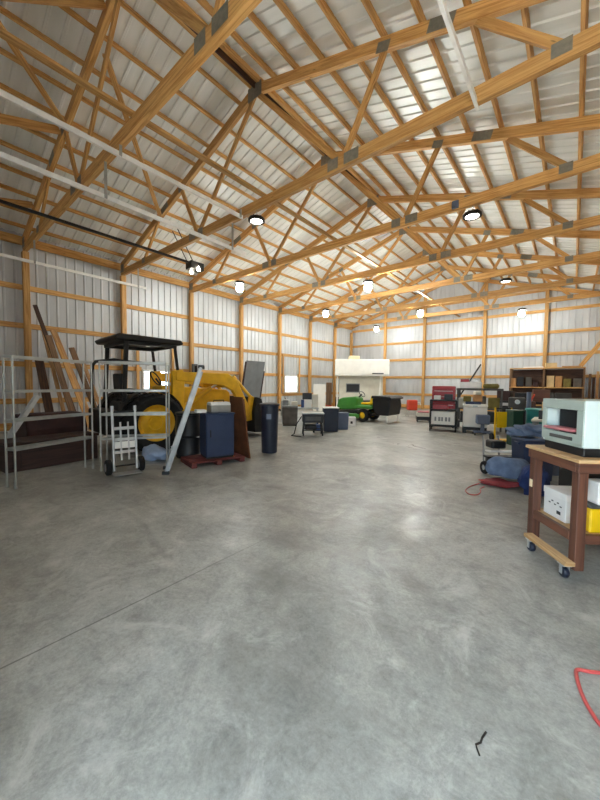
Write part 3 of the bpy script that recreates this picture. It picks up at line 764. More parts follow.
lp.rotation_euler = (0, 0, R(-90 + 180)); lp.location = (-10.52, 9.2, .01)

gc = thing('covered_cabinet', 'taupe cabinet shaped machine left of the wheeled black cart', 'cabinet', (-7.0, 7.9, 0), R(40))
MB().frus((-.25, -.22, .04), (.25, .22, .6), .95).build('body', 'taupe', gc, .03, segs=2); MB().box((-.22, -.19, 0), (.22, .19, .04)).build('base', 'darkgrey', gc); MB().box((-.25, -.2, .6), (.25, .22, .64)).build('top', 'grey', gc, .01)
for (x, y, w, h, mt, lb) in ((-7.12, 7.82, .17, .17, 'grey', 'small grey carton on the left of the taupe cabinet top'), (-6.9, 8.0, .2, .13, 'offwhite', 'small off white carton on the right of the taupe cabinet top')):
    o = MB().box((-w / 2, -w / 2, 0), (w / 2, w / 2, h)).build('small_carton', mt, None, .006); o.location = (x, y, .641); o.rotation_euler = (0, 0, R(40)); tag(o, lb, 'box')
wc = thing('wheeled_cart', 'black wheeled cart with pale grey top near the navy tote', 'cart', (-5.22, 6.78, 0), R(42))
MB().box((-.29, -.22, .565), (.29, .22, .60)).build('top', 'galv', wc, .008)
MB().box((-.27, -.2, .34), (.27, .2, .562)).build('body', 'black_plastic', wc, .02)
m = MB(); m.box((-.2, -.205, .4), (.2, -.2, .5)); m.build('control_panel', 'darkgrey', wc)
for x in (-.25, .25):
    for y in (-.18, .18):
        MB().beam((x * .9, y, .34), (x, y, .07), .03, .03, (1, 0, 0)).build('leg', 'black_steel', wc)
        MB().lathe([(0, -.015), (.05, -.015), (.055, 0), (.05, .015), (0, .015)], (x, y, .055), 'x', 14).build('caster_wheel', 'rubber', wc, smooth=True)
m = MB(); m.beam((-.25, -.18, .14), (.25, -.18, .14), .02, .02); m.beam((-.25, .18, .14), (.25, .18, .14), .02, .02); m.build('lower_bar', 'black_steel', wc)
MB().box((-.2, -.16, .15), (.1, .16, .28)).build('motor', 'black_steel', wc, .02)
MB().tube([(-.29, -.1, .5), (-.42, -.1, .3), (-.48, -.12, .05), (-.55, -.2, .015), (-.42, -.3, .015), (-.3, -.32, .015)], .012, 8).build('power_hose', 'black_plastic', wc, smooth=True)
bj = thing('hand_pump_jack', 'small blue wheeled jack between the black cart and navy tote', 'jack', (-5.42, 7.28, 0), R(40))
MB().box((-.09, -.15, .05), (.09, .15, .22)).build('frame', 'blue', bj, .015); MB().beam((0, .1, .2), (-.02, .16, .56), .04, .04).build('handle', 'blue', bj)
for q in (-1, 1):
    for y in (-.1, .1): MB().lathe([(0, -.02), (.055, -.02), (.055, .02), (0, .02)], (q * .11, y, .055), 'x', 14).build('wheel', 'rubber', bj)
def tote(loc, rz, w, d, h, mt, label, lid=None, k=.86, name='storage_tote'):
    t = thing(name, label, 'tote', loc, rz)
    MB().frus((-w / 2, -d / 2, 0), (w / 2, d / 2, h - .03), k).build('body', mt, t, .015, segs=2)
    MB().box((-w / 2 - .015, -d / 2 - .015, h - .03), (w / 2 + .015, d / 2 + .015, h)).build('lid', lid or mt, t, .008)
    for s in (-1, 1): MB().box((s * (w / 2 + .005) - .012, -.06, h - .1), (s * (w / 2 + .005) + .012, .06, h - .07)).build('grip', mt, t, .004)
    return t
tote((-5.3, 7.72, 0), R(42), .42, .38, .69, 'navy_plastic', 'tall navy storage tote with white lid beside the black cart', 'white', .92)
tote((-5.28, 8.32, 0), R(42), .34, .3, .5, 'bluegrey', 'shorter blue grey tote right of the navy one', 'bluegrey', .9)
o = MB().box((-.14, -.13, 0), (.14, .13, .29)).build('carton', 'paper', None, .006); o.location = (-5.5, 9.2, 0); o.rotation_euler = (0, 0, R(35)); tag(o, 'small white carton on the floor in front of the green mower', 'box')
MB().box((-.03, -.134, .08), (.04, -.131, .16)).build('printed_mark', 'ink', o)
tbl = thing('metal_table', 'low grey metal table holding cartons behind the black cart', 'table', (-7.05, 8.83, 0), R(40))
MB().box((-.4, -.28, .5), (.4, .28, .54)).build('top', 'galv', tbl, .006)
for x in (-.36, .36):
    for y in (-.24, .24): MB().box((x - .02, y - .02, 0), (x + .02, y + .02, .5)).build('leg', 'galv', tbl)
for (dx, w, d, z, h, mt, lb) in ((-.02, .36, .3, .541, .27, 'paper', 'white carton with blue side on the low metal table'), (-.0, .32, .26, .812, .22, 'black_plastic', 'black case resting on the white carton'), (.28, .2, .2, .541, .46, 'offwhite', 'upright off white canister at the right of the metal table')):
    q = Vector((-7.05, 8.83, 0)) + RT * dx
    o = MB().box((-w / 2, -d / 2, 0), (w / 2, d / 2, h)).build('carton' if mt == 'paper' else ('equipment_case' if mt == 'black_plastic' else 'canister'), mt, None, .008)
    o.location = (q.x, q.y, z); o.rotation_euler = (0, 0, R(40)); tag(o, lb, 'box')
    if mt == 'paper': MB().box((-w / 2 - .003, -d / 2 - .003, .0), (-w / 2 + .1, -d / 2 - .001, h)).build('blue_panel', 'blue', o)
ub = thing('upright_heater', 'tall narrow brown and orange upright unit in front of the trailer', 'heater', (-6.48, 9.32, 0), R(40))
MB().box((-.1, -.1, .05), (.1, .1, .62)).build('lower_case', 'orange_red', ub, .01); MB().box((-.09, -.09, .62), (.09, .09, 1.4)).build('upper_case', 'old_wood', ub, .01); MB().box((-.14, -.14, 0), (.14, .14, .05)).build('base', 'black_steel', ub)

o = MB().box((-.3, -.02, 0), (.3, .02, 1.35)).build('white_board', 'white', None, .004); o.location = (-9.75, 13.2, 0); o.rotation_euler = (0, 0, R(40)); tag(o, 'white board standing on edge left of the white trailer', 'board')
pt = thing('pressure_tank', 'small silver tank on stub legs behind the taupe cabinet', 'tank', (-7.75, 8.5, 0))
MB().lathe([(0, .16), (.1, .17), (.16, .22), (.17, .3), (.17, .66), (.16, .74), (.1, .79), (.03, .8), (.03, .86), (0, .86)], seg=22).build('body', 'galv', pt, smooth=True)
for k in range(3):
    a = 2.1 * k; MB().beam((.13 * math.cos(a), .13 * math.sin(a), .22), (.16 * math.cos(a), .16 * math.sin(a), 0), .03, .02, (0, 0, 1) if False else (math.sin(a), -math.cos(a), 0)).build('leg', 'galv', pt)
bkt = thing('white_bucket', 'white bucket on the floor left of the taupe cabinet', 'bucket', (-7.35, 7.35, 0))
MB().lathe([(0, 0), (.12, 0), (.15, .36), (.16, .36), (.16, .38), (.145, .38), (.115, .02), (0, .02)], seg=22).build('body', 'white', bkt, smooth=True)
MB().tube([(.155 * math.cos(a), .155 * math.sin(a) * .3 - .06, .34 - .12 * math.sin(a)) for a in (PI * k / 10 for k in range(11))], .004, 6).build('bail_handle', 'galv', bkt)

# ------------------------------------------------------------------ trailer and mower
tl = thing('camper_trailer', 'white box trailer with overhanging upper body in the far left corner', 'trailer', (-8.05, 14.4, 0), R(33))
MB().box((-1.33, 0, 1.84), (1.33, 1.7, 2.60)).build('upper_body', 'white', tl, .05, segs=2)
MB().box((-1.12, .4, .55), (1.08, 1.6, 1.80)).build('lower_body', 'offwhite', tl, .04, segs=2)
MB().box((-.72, .385, .98), (-.1, .398, 1.36)).build('window', 'black_plastic', tl, .004)
m = MB(); m.box((-.76, .375, .94), (-.72, .395, 1.4)); m.box((-.1, .375, .94), (-.06, .395, 1.4)); m.box((-.76, .375, .94), (-.06, .395, .98)); m.box((-.76, .375, 1.36), (-.06, .395, 1.4)); m.build('window_trim', 'grey', tl)
MB().box((-.65, .3, 2.60), (-.1, 1.0, 2.80)).build('roof_vent', 'cream', tl, .03, segs=2)
MB().box((.5, -.012, 1.87), (1.05, 0, 1.93)).build('marker_strip', 'darkgrey', tl)
MB().box((-1.33, -.02, 1.80), (1.33, 1.7, 1.838)).build('belt_trim', 'white_metal', tl)
MB().beam((.85, .2, .0), (.95, .2, 1.8), .09, .06, (0, 1, 0)).build('support_leg', 'white', tl)
MB().beam((-1.2, .2, .0), (-1.2, .2, 1.8), .07, .06, (1, 0, 0)).build('support_leg', 'white', tl)
MB().box((-1.14, .38, .42), (1.1, 1.62, .548)).build('chassis', 'darkgrey', tl)
for x in (-1.2, 1.18): MB().lathe([(.0, -.1), (.2, -.1), (.33, -.08), (.35, 0), (.33, .08), (.2, .1), (0, .1)], (x, 1.0, .35), 'x', 24).build('wheel', 'rubber', tl, smooth=True)
MB().cyl((-1.1, 1.0, .35), (1.1, 1.0, .35), .04, seg=10).build('axle', 'black_steel', tl)

mw = thing('riding_mower', 'green riding lawn mower with yellow seat and black rear bagger', 'mower', (-5.81, 10.95, 0), R(180))
# local +x is forward (to the left in the picture)
def mwheel(x, y, r, w, rim):
    ty = MB().lathe([(rim, -w / 2), (r * .9, -w / 2), (r, -w / 4), (r, w / 4), (r * .9, w / 2), (rim, w / 2)], (x, y, r), 'y', 26, True).build('wheel', 'rubber', mw, smooth=True)
    MB().lathe([(0, -w * .45), (rim * .5, -w * .45), (rim, -w * .3), (rim, w * .3), (rim * .5, w * .45), (0, w * .45)], (x, y, r), 'y', 20).build('hub', 'bright_yellow', ty, smooth=True)
for s in (-1, 1): mwheel(0, s * .4, .235, .2, .12); mwheel(1.0, s * .36, .165, .13, .08)
MB().box((-.3, -.28, .2), (1.1, .28, .34)).build('chassis', 'black_steel', mw, .02)
MB().prism([(.35, .42), (1.2, .36), (1.26, .5), (1.2, .76), (1.0, .84), (.45, .9), (.35, .84)], -.26, .26, 'xz').build('hood', 'green', mw, .06, segs=3)
MB().prism([(1.2, .42), (1.262, .5), (1.21, .7), (1.18, .7)], -.2, .2, 'xz').build('grille', 'black_plastic', mw)
MB().prism([(-.36, .48), (.32, .48), (.3, .56), (.2, .6), (-.3, .6), (-.38, .55)], -.5, .5, 'xz').build('fender_deck', 'green', mw, .03, segs=2)
MB().box((.2, -.42, .32), (.75, .42, .36)).build('footrest', 'black_plastic', mw, .01)
MB().box((.1, -.55, .12), (.85, .55, .27)).build('mowing_deck', 'green', mw, .04, segs=2)
MB().prism([(-.2, .61), (.2, .61), (.22, .68), (-.15, .7), (-.2, .95), (-.3, .95), (-.28, .64)], -.22, .22, 'xz').build('seat', 'bright_yellow', mw, .03, segs=2)
MB().beam((.42, 0, .85), (.3, 0, .98), .05, .05).build('steering_column', 'black_plastic', mw)
MB().tube([(.28 + .07 * math.cos(a), .17 * math.sin(a), .99 + .1 * math.cos(a)) for a in (2 * PI * k / 18 for k in range(18))], .014, 8, True).build('steering_wheel', 'black_plastic', mw, smooth=True)
bg = MB().prism([(-.42, .5), (-.4, .86), (-1.02, .86), (-1.06, .6), (-1.0, .28), (-.55, .28)], -.5, .5, 'xz').build('bagger', 'black_plastic', mw, .03, segs=2)
MB().prism([(-.36, .86), (-.38, .96), (-1.04, .95), (-1.12, .88), (-1.1, .84)], -.53, .53, 'xz').build('bagger_lid', 'black_plastic', mw, .02, segs=2)
MB().beam((-.36, 0, .5), (-.36, 0, .84), .06, .06, (1, 0, 0)).build('bagger_mount', 'black_steel', mw)
MB().tube([(-.95, -.45, .27), (-.95, -.45, .02), (-.95, .45, .02), (-.95, .45, .27)], .018, 8).build('bagger_stand', 'white_metal', mw)

# ------------------------------------------------------------------ centre right group
os_ = thing('portable_heater', 'orange red tank on thin metal legs by the back wall', 'heater', (-5.25, 13.75, 0), R(35))
MB().box((-.19, -.19, .28), (.19, .19, .72)).build('tank', 'orange_red', os_, .04, segs=2)
for x in (-.17, .17):
    for y in (-.17, .17): MB().beam((x, y, .28), (x * 1.2, y * 1.2, .0), .025, .025, (1, 0, 0)).build('leg', 'galv', os_)
MB().tube([(.19, 0, .6), (.32, 0, .62), (.36, 0, .5)], .02, 8).build('handle', 'white_metal', os_)
sd = thing('low_dolly', 'small low dolly with black tray and pink tinted top on the aisle', 'dolly', (-4.2, 12.1, 0), R(25))
MB().box((-.24, -.2, .06), (.24, .2, .2)).build('tray', 'black_plastic', sd, .015); MB().box((-.22, -.18, .2), (.22, .18, .34)).build('crate', 'offwhite', sd, .01); MB().box((-.2, -.16, .34), (.2, .16, .4)).build('cover', 'pink', sd, .02)
for x in (-.2, .2):
    for y in (-.16, .16): MB().lathe([(0, -.012), (.03, -.012), (.03, .012), (0, .012)], (x, y, .03), 'x', 10).build('caster_wheel', 'rubber', sd)
tcst = thing('tool_chest', 'tall red rolling tool chest with drawers right of the back post', 'tool chest', (-3.2, 11.1, 0), R(12))
MB().box((-.36, -.24, .12), (.36, .24, .78)).build('lower_cabinet', 'red', tcst, .01)
MB().box((-.34, -.22, .79), (.34, .2, 1.22)).build('upper_chest', 'red', tcst, .01)
MB().prism([(-.22, 1.22), (.2, 1.22), (.2, 1.3), (-.16, 1.32), (-.22, 1.28)], -.34, .34, 'yz').build('lid', 'red', tcst, .015)
for k, (z0, z1) in enumerate(((.82, .9), (.92, 1.0), (1.02, 1.18), (.16, .34), (.36, .52), (.54, .62), (.64, .74))):
    yy = -.22 if z0 > .8 else -.24; w = .31 if z0 > .8 else .33
    d_ = MB().box((-w, yy - .014, z0), (w, yy, z1)).build('drawer', 'red', tcst, .004)
    MB().box((-w + .04, yy - .026, z1 - .024), (w - .04, yy - .014, z1 - .012)).build('pull', 'galv', d_)
for x in (-.3, .3):
    for y in (-.18, .18): MB().lathe([(0, -.02), (.06, -.02), (.06, .02), (0, .02)], (x, y, .06), 'x', 14).build('caster_wheel', 'rubber', tcst)
bkc = thing('rolling_cart', 'black rolling cart with white side panel in front of red tool chest', 'cart', (-2.92, 10.12, 0), R(12))
MB().box((-.36, -.22, .60), (.36, .22, .64)).build('top', 'black_steel', bkc, .006); MB().box((-.36, -.22, .14), (.36, .22, .18)).build('shelf', 'black_steel', bkc, .006)
for x in (-.34, .34):
    for y in (-.2, .2):
        MB().box((x - .02, y - .02, .1), (x + .02, y + .02, .92)).build('post', 'black_steel', bkc)
        MB().lathe([(0, -.015), (.05, -.015), (.05, .015), (0, .015)], (x, y, .05), 'x', 12).build('caster_wheel', 'rubber', bkc)
MB().box((-.31, -.2, .2), (.31, .18, .58)).build('panel', 'white', bkc, .006)
m = MB()
for k, x in enumerate((-.22, -.12, -.04, .06, .15)): m.box((x, -.204, .3), (x + .05 + .01 * (k % 2), -.2, .42))
m.build('printed_marks', 'grey', bkc)
MB().box((-.36, -.22, .88), (.36, .22, .92)).build('upper_shelf', 'black_steel', bkc, .006)
for (x, y, z, w, d, h, mt, nm, lb) in ((-3.08, 10.05, .921, .18, .16, .12, 'paper', 'carton', 'small white carton on the black rolling cart'), (-2.8, 10.16, .921, .22, .18, .16, 'black_plastic', 'power_tool_case', 'black tool case on the black rolling cart'), (-3.0, 10.1, .641, .4, .3, .14, 'red', 'toolbox', 'red toolbox on the middle shelf of the black cart')):
    o = MB().box((-w / 2, -d / 2, 0), (w / 2, d / 2, h)).build(nm, mt, None, .008); o.location = (x, y, z); o.rotation_euler = (0, 0, R(12)); tag(o, lb, 'box')
wbn = thing('workbench', 'grey steel workbench with white slab top behind the white chest', 'workbench', (-2.2, 11.25, 0), R(8))
MB().box((-.62, -.3, 1.20), (.62, .3, 1.26)).build('top', 'darkgrey', wbn, .008)
for x in (-.58, .58):
    for y in (-.26, .26): MB().box((x - .025, y - .025, 0), (x + .025, y + .025, 1.2)).build('leg', 'darkgrey', wbn)
MB().box((-.6, -.28, .62), (.6, .28, .66)).build('shelf', 'darkgrey', wbn); MB().box((-.6, -.28, .22), (.6, .28, .26)).build('shelf', 'darkgrey', wbn)
def small(nm, mt, loc, size, rz, lb, cat='box', bev=.008):
    w, d, h = size
    o = MB().box((-w / 2, -d / 2, 0), (w / 2, d / 2, h)).build(nm, mt, None, bev); o.location = loc; o.rotation_euler = (0, 0, R(rz)); return tag(o, lb, cat)
small('long_carton', 'paper', (-2.45, 11.2, 1.261), (.6, .3, .19), 8, 'long white carton lying on the grey steel workbench')
small('red_case', 'red', (-2.62, 11.22, 1.452), (.24, .18, .09), 8, 'small red case on top of the long white carton', 'case')
small('canvas_bag', 'olive', (-1.9, 11.25, 1.261), (.42, .34, .14), 8, 'olive canvas bag on the right end of the steel workbench', 'bag', .04)
for dx, z, w, h, mt, lb in ((-.4, .661, .32, .3, 'offwhite', 'off white carton on the middle shelf of the steel workbench, left'), (0, .661, .34, .36, 'taupe', 'taupe bundle in the centre of the steel workbench shelf'), (.38, .661, .3, .32, 'olive', 'olive box on the right of the steel workbench shelf'), (-.3, .261, .4, .28, 'darkgrey', 'dark grey crate low under the steel workbench'), (.28, .261, .4, .3, 'black_plastic', 'black crate low under the steel workbench')):
    small('stored_box', mt, (-2.2 + dx, 11.25 + dx * .14, z), (w, .4, h), 8, lb)
wcx = thing('chest_freezer', 'white chest shaped appliance on black skids right of the black cart', 'appliance', (-2.15, 10.42, 0), R(14))
MB().box((-.3, -.25, .17), (.3, .25, .74)).build('body', 'white', wcx, .02, segs=2); MB().box((-.31, -.26, .745), (.31, .26, .81)).build('lid', 'white', wcx, .02, segs=2)
m = MB(); m.box((-.3, -.24, 0), (-.2, .24, .17)); m.box((.2, -.24, 0), (.3, .24, .17)); m.box((-.2, -.2, .08), (.2, .2, .17)); m.build('skid', 'black_steel', wcx)
MB().box((-.06, -.275, .75), (.06, -.26, .78)).build('handle', 'galv', wcx)
small('folded_tarp', 'navy', (-2.2, 10.42, .811), (.4, .3, .07), 14, 'folded navy tarp lying on the white chest appliance', 'tarp', .02)
for i_, (dx, dy, z, w, h, mt, lb) in enumerate(((-.16, 0, .882, .2, .16, 'olive', 'olive pouch on the folded navy tarp'), (.1, .04, .882, .22, .2, 'card', 'open brown carton on the folded navy tarp'), (.02, .0, 1.084, .16, .1, 'offwhite', 'off white packet topmost on the brown carton'))):
    small('loose_parcel', mt, (-2.2 + dx + (.08 if i_ == 2 else 0), 10.42 + dy, z), (w, .2, h), 14 + 9 * i_, lb, 'parcel', .02)
es = thing('engine_stand', 'small blue grey wheeled stand in front of the white chest appliance', 'stand', (-1.86, 10.0, 0), R(20))
MB().box((-.16, -.12, .3), (.16, .12, .55)).build('body', 'bluegrey', es, .02); MB().box((-.04, -.05, .08), (.04, .05, .3)).build('column', 'bluegrey', es)
m = MB(); m.beam((-.2, -.16, .08), (.2, .16, .08), .05, .04); m.beam((-.2, .16, .08), (.2, -.16, .08), .05, .04); m.build('base', 'bluegrey', es)
for x, y in ((-.2, -.16), (.2, .16), (-.2, .16), (.2, -.16)): MB().lathe([(0, -.012), (.03, -.012), (.03, .012), (0, .012)], (x, y, .03), 'x', 10).build('caster_wheel', 'rubber', es)
o = MB().cyl((-4.75, 17.4, .03), (-3.62, 18.5, 2.42), .035, seg=12).build('leaning_pipe', 'black_steel', None, smooth=True); tag(o, 'black pipe leaning diagonally against the back wall post', 'pipe')
mc = thing('metal_lathe', 'dark machine with red handle beside the white chest appliance', 'machine', (-1.12, 11.1, 0), R(10))
MB().box((-.35, -.25, 0), (.35, .25, .7)).build('base', 'black_steel', mc, .02); MB().box((-.3, -.15, .7), (.1, .15, 1.02)).build('headstock', 'darkgrey', mc, .02); MB().box((.1, -.08, .7), (.34, .1, .92)).build('tailstock', 'brown_wood', mc, .02)
MB().cyl((-.1, -.15, .9), (-.1, -.3, .9), .06, seg=14).build('chuck', 'galv', mc); MB().beam((.2, -.12, .9), (.28, -.2, 1.12), .03, .03).build('handle', 'orange_red', mc)

# long wooden shelf unit on the back wall
sh = thing('wooden_shelf_unit', 'long wooden shelf unit crowded with supplies against the back wall', 'shelf unit', (0, 0, 0))
SX0, SX1, SY0, SY1 = -2.25, .35, 17.55, 18.15
for nm, z in (('shelf', .5), ('shelf', 1.28), ('top_shelf', 2.12)): MB().box((SX0, SY0, z), (SX1, SY1, z + .04)).build(nm, 'lumber', sh, .004)
for x in (SX0 + .03, -1.0, SX1 - .03):
    for y in (SY0 + .045, SY1 - .045): MB().box((x - .03, y - .045, 0), (x + .03, y + .045, 2.119 if x != -1.0 else 2.119)).build('post', 'old_wood', sh)
MB().box((SX0, SY1, .3), (SX1, SY1 + .015, 2.1)).build('back_board', 'dark_board', sh)
rnd = random.Random(5)
stock = [(-2.12, 'card', .2, 'open orange brown carton at the left end of the upper shelf'), (-1.86, 'black_plastic', .24, 'black helmet shaped case beside the orange carton'), (-1.55, 'darkgrey', .22, 'dark grey tin on the upper shelf left of centre'), (-1.28, 'maroon', .18, 'dark red box near the middle post of the upper shelf'), (-.78, 'card2', .26, 'pale cardboard box right of the middle post, upper shelf'), (-.48, 'card', .22, 'brown carton in the middle right of the upper shelf'), (-.2, 'olive', .24, 'olive jug shaped box on the right of the upper shelf'), (.12, 'taupe', .26, 'tall taupe box at the right end of the upper shelf')]
for x, mt, w, lb in stock: small('shelf_box', mt, (x, SY0 + .28, 1.321), (w, .34, rnd.uniform(.22, .5)), rnd.uniform(-6, 6), lb)
stock2 = [(-2.05, 'maroon', .3, 'dark red crate at the left end of the middle shelf'), (-1.7, 'black_plastic', .32, 'black crate second from left on the middle shelf'), (-1.32, 'card', .3, 'brown carton left of the middle post, middle shelf'), (-.74, 'darkgrey', .36, 'dark grey case right of the middle post, middle shelf'), (-.34, 'old_wood', .3, 'wooden crate on the right of the middle shelf'), (.06, 'black_steel', .32, 'black box at the right end of the middle shelf')]
for x, mt, w, lb in stock2: small('shelf_box', mt, (x, SY0 + .28, .541), (w, .36, rnd.uniform(.3, .6)), rnd.uniform(-6, 6), lb)
small('cardboard_box', 'card2', (-.78, SY0 + .3, 2.161), (.4, .34, .2), 5, 'pale cardboard box on top of the wooden shelf unit')
small('flat_carton', 'paper', (-1.4, SY0 + .3, 2.161), (.7, .4, .06), 0, 'flat white carton on top of the shelf unit, left')
small('flat_carton', 'card', (-.1, SY0 + .3, 2.161), (.6, .4, .05), 0, 'flat brown carton on top of the shelf unit, right')
o = MB().beam((.2, 18.0, 2.165 + .05), (1.2, 18.6, 3.85), .05, .16, (0, 1, 0)).build('leaning_plank', 'lumber', None, .004); tag(o, 'yellow plank slanting up right from the shelf unit top', 'plank')
for k, (x, h, mt) in enumerate(((.5, 1.9, 'old_wood'), (.62, 1.75, 'dark_board'), (.74, 2.0, 'tan_wood'), (.86, 1.6, 'old_wood'), (.98, 1.85, 'olive'))):
    o = MB().beam((x, 17.9, 0), (x + .03, 18.6, h), .09, .035, (1, 0, 0)).build('standing_plank', mt, None, .003)
    tag(o, ['weathered plank standing just right of the wooden shelf unit', 'dark plank, second right of the wooden shelf unit', 'tall tan plank standing right of the wooden shelf unit', 'short weathered plank leaning in the right rear corner', 'olive painted plank, rightmost in the right rear corner'][k], 'plank', 'planks right of the shelf unit')
# dark machines between aisle and shelf unit
dk = thing('dark_work_table', 'long black work table covered in dark parts before the wooden shelf unit', 'table', (-1.0, 13.2, 0))
MB().box((-1.0, -.35, .78), (1.2, .35, .84)).build('top', 'black_steel', dk, .008)
for x in (-.95, 1.15):
    for y in (-.3, .3): MB().box((x - .03, y - .03, 0), (x + .03, y + .03, .78)).build('leg', 'black_steel', dk)
MB().box((-.95, -.3, .2), (1.15, .3, .24)).build('shelf', 'black_steel', dk)
for x, w, h, mt, z, lb in ((-.8, .4, .34, 'maroon', .841, 'dark red motor case at the left of the black work table'), (-.3, .36, .28, 'black_plastic', .841, 'black power tool case on the black work table'), (.2, .44, .4, 'brown_wood', .841, 'brown wooden box in the middle of the black work table'), (.75, .4, .3, 'darkgrey', .841, 'dark grey box on the right of the black work table'), (-.6, .6, .42, 'black_plastic', .241, 'black crate under the black work table, left'), (.4, .7, .45, 'maroon', .241, 'dark red crate under the black work table, right')):
    small('parts_box', mt, (-1.0 + x, 13.2, z), (w, .42, h), rnd.uniform(-8, 8), lb)

# ------------------------------------------------------------------ right foreground clutter
yc = thing('yellow_hand_cart', 'yellow upright hand cart with square panel left of the green bin', 'cart', (-1.25, 9.1, 0), R(35))
MB().box((-.16, -.02, .34), (.17, .02, .72)).build('panel', 'bright_yellow', yc, .01)
for x in (-.18, .18): MB().beam((x, .03, .05), (x, .03, .82), .03, .03, (1, 0, 0)).build('upright', 'bright_yellow', yc)
MB().box((-.2, -.22, .04), (.2, .04, .07)).build('toe_plate', 'yellow', yc, .004)
MB().beam((-.18, .03, .8), (.18, .03, .8), .03, .03).build('handle', 'black_plastic', yc)
for x in (-.22, .22): MB().lathe([(0, -.02), (.09, -.02), (.1, 0), (.09, .02), (0, .02)], (x, .08, .1), 'x', 18).build('wheel', 'rubber', yc, smooth=True)
tbn = thing('barrel', 'teal plastic barrel standing behind the blue grey tote', 'barrel', (-.56, 8.92, 0))
MB().lathe([(0, 0), (.2, 0), (.22, .02), (.24, .3), (.255, .34), (.255, .42), (.24, .46), (.23, .76), (.24, .78), (.24, .82), (0, .82)], seg=28).build('body', 'teal', tbn, smooth=True)
MB().lathe([(.245, .80), (.26, .81), (.26, .84), (.22, .85), (0, .84)], seg=28).build('rim', 'teal', tbn, smooth=True)
gb = tote((-.99, 8.78, 0), R(38), .22, .26, .80, 'darkgreen', 'narrow dark green bin between the yellow cart and teal barrel', 'darkgreen', .92, 'green_bin')
o = MB().cyl((-.80, 9.45, 0), (-.80, 9.45, 1.2), .05, seg=14).build('standing_pipe', 'bluegrey', None, smooth=True); tag(o, 'blue grey pipe standing upright behind the teal barrel', 'pipe')
gw = thing('side_bench', 'pale grey bench with cartons behind the seafoam machine', 'bench', (.15, 8.0, 0))
MB().box((-.75, -.35, .66), (.8, .35, .70)).build('top', 'offwhite', gw, .006)
for x in (-.7, .75):
    for y in (-.3, .3): MB().box((x - .03, y - .03, 0), (x + .03, y + .03, .66)).build('leg', 'grey', gw)
MB().box((-.7, -.3, .18), (.75, .3, .21)).build('shelf', 'grey', gw)
for x, w, h, mt, z, lb in ((-.55, .2, .17, 'black_plastic', .701, 'black box at the left end of the pale bench'), (-.52, .18, .16, 'card2', .872, 'pale carton stacked on the black box on the pale bench'), (-.2, .3, .22, 'offwhite', .701, 'off white box in the middle of the pale bench'), (.2, .36, .28, 'olive', .701, 'olive box on the right half of the pale bench'), (.58, .3, .4, 'white', .701, 'white jug shaped box at the right end of the pale bench'), (-.4, .5, .34, 'black_plastic', .211, 'black crate under the pale bench'), (.3, .6, .36, 'darkgrey', .211, 'dark grey crate under the pale bench')):
    small('bench_box', mt, (.15 + x, 7.95, z), (w, .3, h), rnd.uniform(-8, 8), lb)

dl = thing('wheeled_dolly', 'small dark dolly with grey uprights beside the blue bolster', 'dolly', (-.86, 5.66, 0), R(40))
for x in (-.12, .12): MB().tube([(x, .1, .1), (x, .14, .5), (x, .16, .56)], .013, 8).build('upright', 'grey', dl, smooth=True)
for x in (-.16, .16):
    w_ = MB().lathe([(.04, -.025), (.09, -.025), (.1, 0), (.09, .025), (.04, .025)], (x, 0, .1), 'x', 20, True).build('wheel', 'rubber', dl, smooth=True)
    MB().lathe([(0, -.028), (.045, -.02), (.045, .02), (0, .028)], (x, 0, .1), 'x', 14).build('hub', 'alu', w_, smooth=True)
MB().cyl((-.16, 0, .1), (.16, 0, .1), .012, seg=8).build('axle', 'black_steel', dl)
MB().box((-.13, -.02, .24), (.42, .12, .27)).build('lower_bar', 'black_steel', dl, .005); MB().box((-.11, -.02, .33), (.42, .1, .35)).build('upper_bar', 'white_metal', dl, .005)
MB().box((-.06, .0, .38), (.16, .2, .5)).build('pad', 'black_plastic', dl, .03, segs=2)
MB().box((-.1, .06, .12), (.1, .1, .24)).build('frame_plate', 'darkgrey', dl)
bt = tote((-.42, 5.75, 0), R(35), .42, .34, .6, 'navy', 'dark blue grey tote behind the bolster, draped with pale cloth', 'bluegrey', .9)
m = MB(); m.blob((0, 0, .09), (.25, .17, .1), 8, .3, 4, .8); o = m.build('draped_cloth', 'denim', None, smooth=True); o.location = (-.47, 5.72, .602); o.rotation_euler = (0, 0, R(35)); tag(o, 'crumpled blue work cloth heaped on the dark blue grey tote', 'cloth')
m = MB(); m.blob((0, 0, .07), (.17, .13, .09), 18, .3, 4, .75); o = m.build('folded_cloth', 'lightblue', None, smooth=True); o.location = (-.2, 6.3, .625); tag(o, 'pale blue cloth heap right of the dark blue work cloth', 'cloth')
small('stool_box', 'bluegrey', (-.2, 6.3, 0), (.34, .3, .618), 30, 'plain blue grey box under the pale blue cloth heap')
m = MB(); m.blob((0, 0, .15), (.3, .16, .145), 21, .16, 4, .8); o = m.build('bolster_cushion', 'denim', None, smooth=True); o.location = (-.64, 5.27, .055); o.rotation_euler = (0, 0, R(28)); tag(o, 'blue grey bolster cushion lying on the red cloth', 'cushion')
m = MB(); m.blob((0, 0, .025), (.24, .15, .03), 33, .25, 4, .7); o = m.build('red_cloth', 'redcloth', None, smooth=True); o.location = (-.72, 5.08, 0.0); o.rotation_euler = (0, 0, R(20)); tag(o, 'faded red cloth crumpled on the floor under the bolster', 'cloth')
m = MB(); m.blob((0, 0, .18), (.15, .16, .2), 41, .2, 4, .9); o = m.build('duffel_bag', 'darkblue', None, smooth=True); o.location = (-.33, 4.92, 0); tag(o, 'dark blue duffel bag slumped beside the brown cart leg', 'bag')

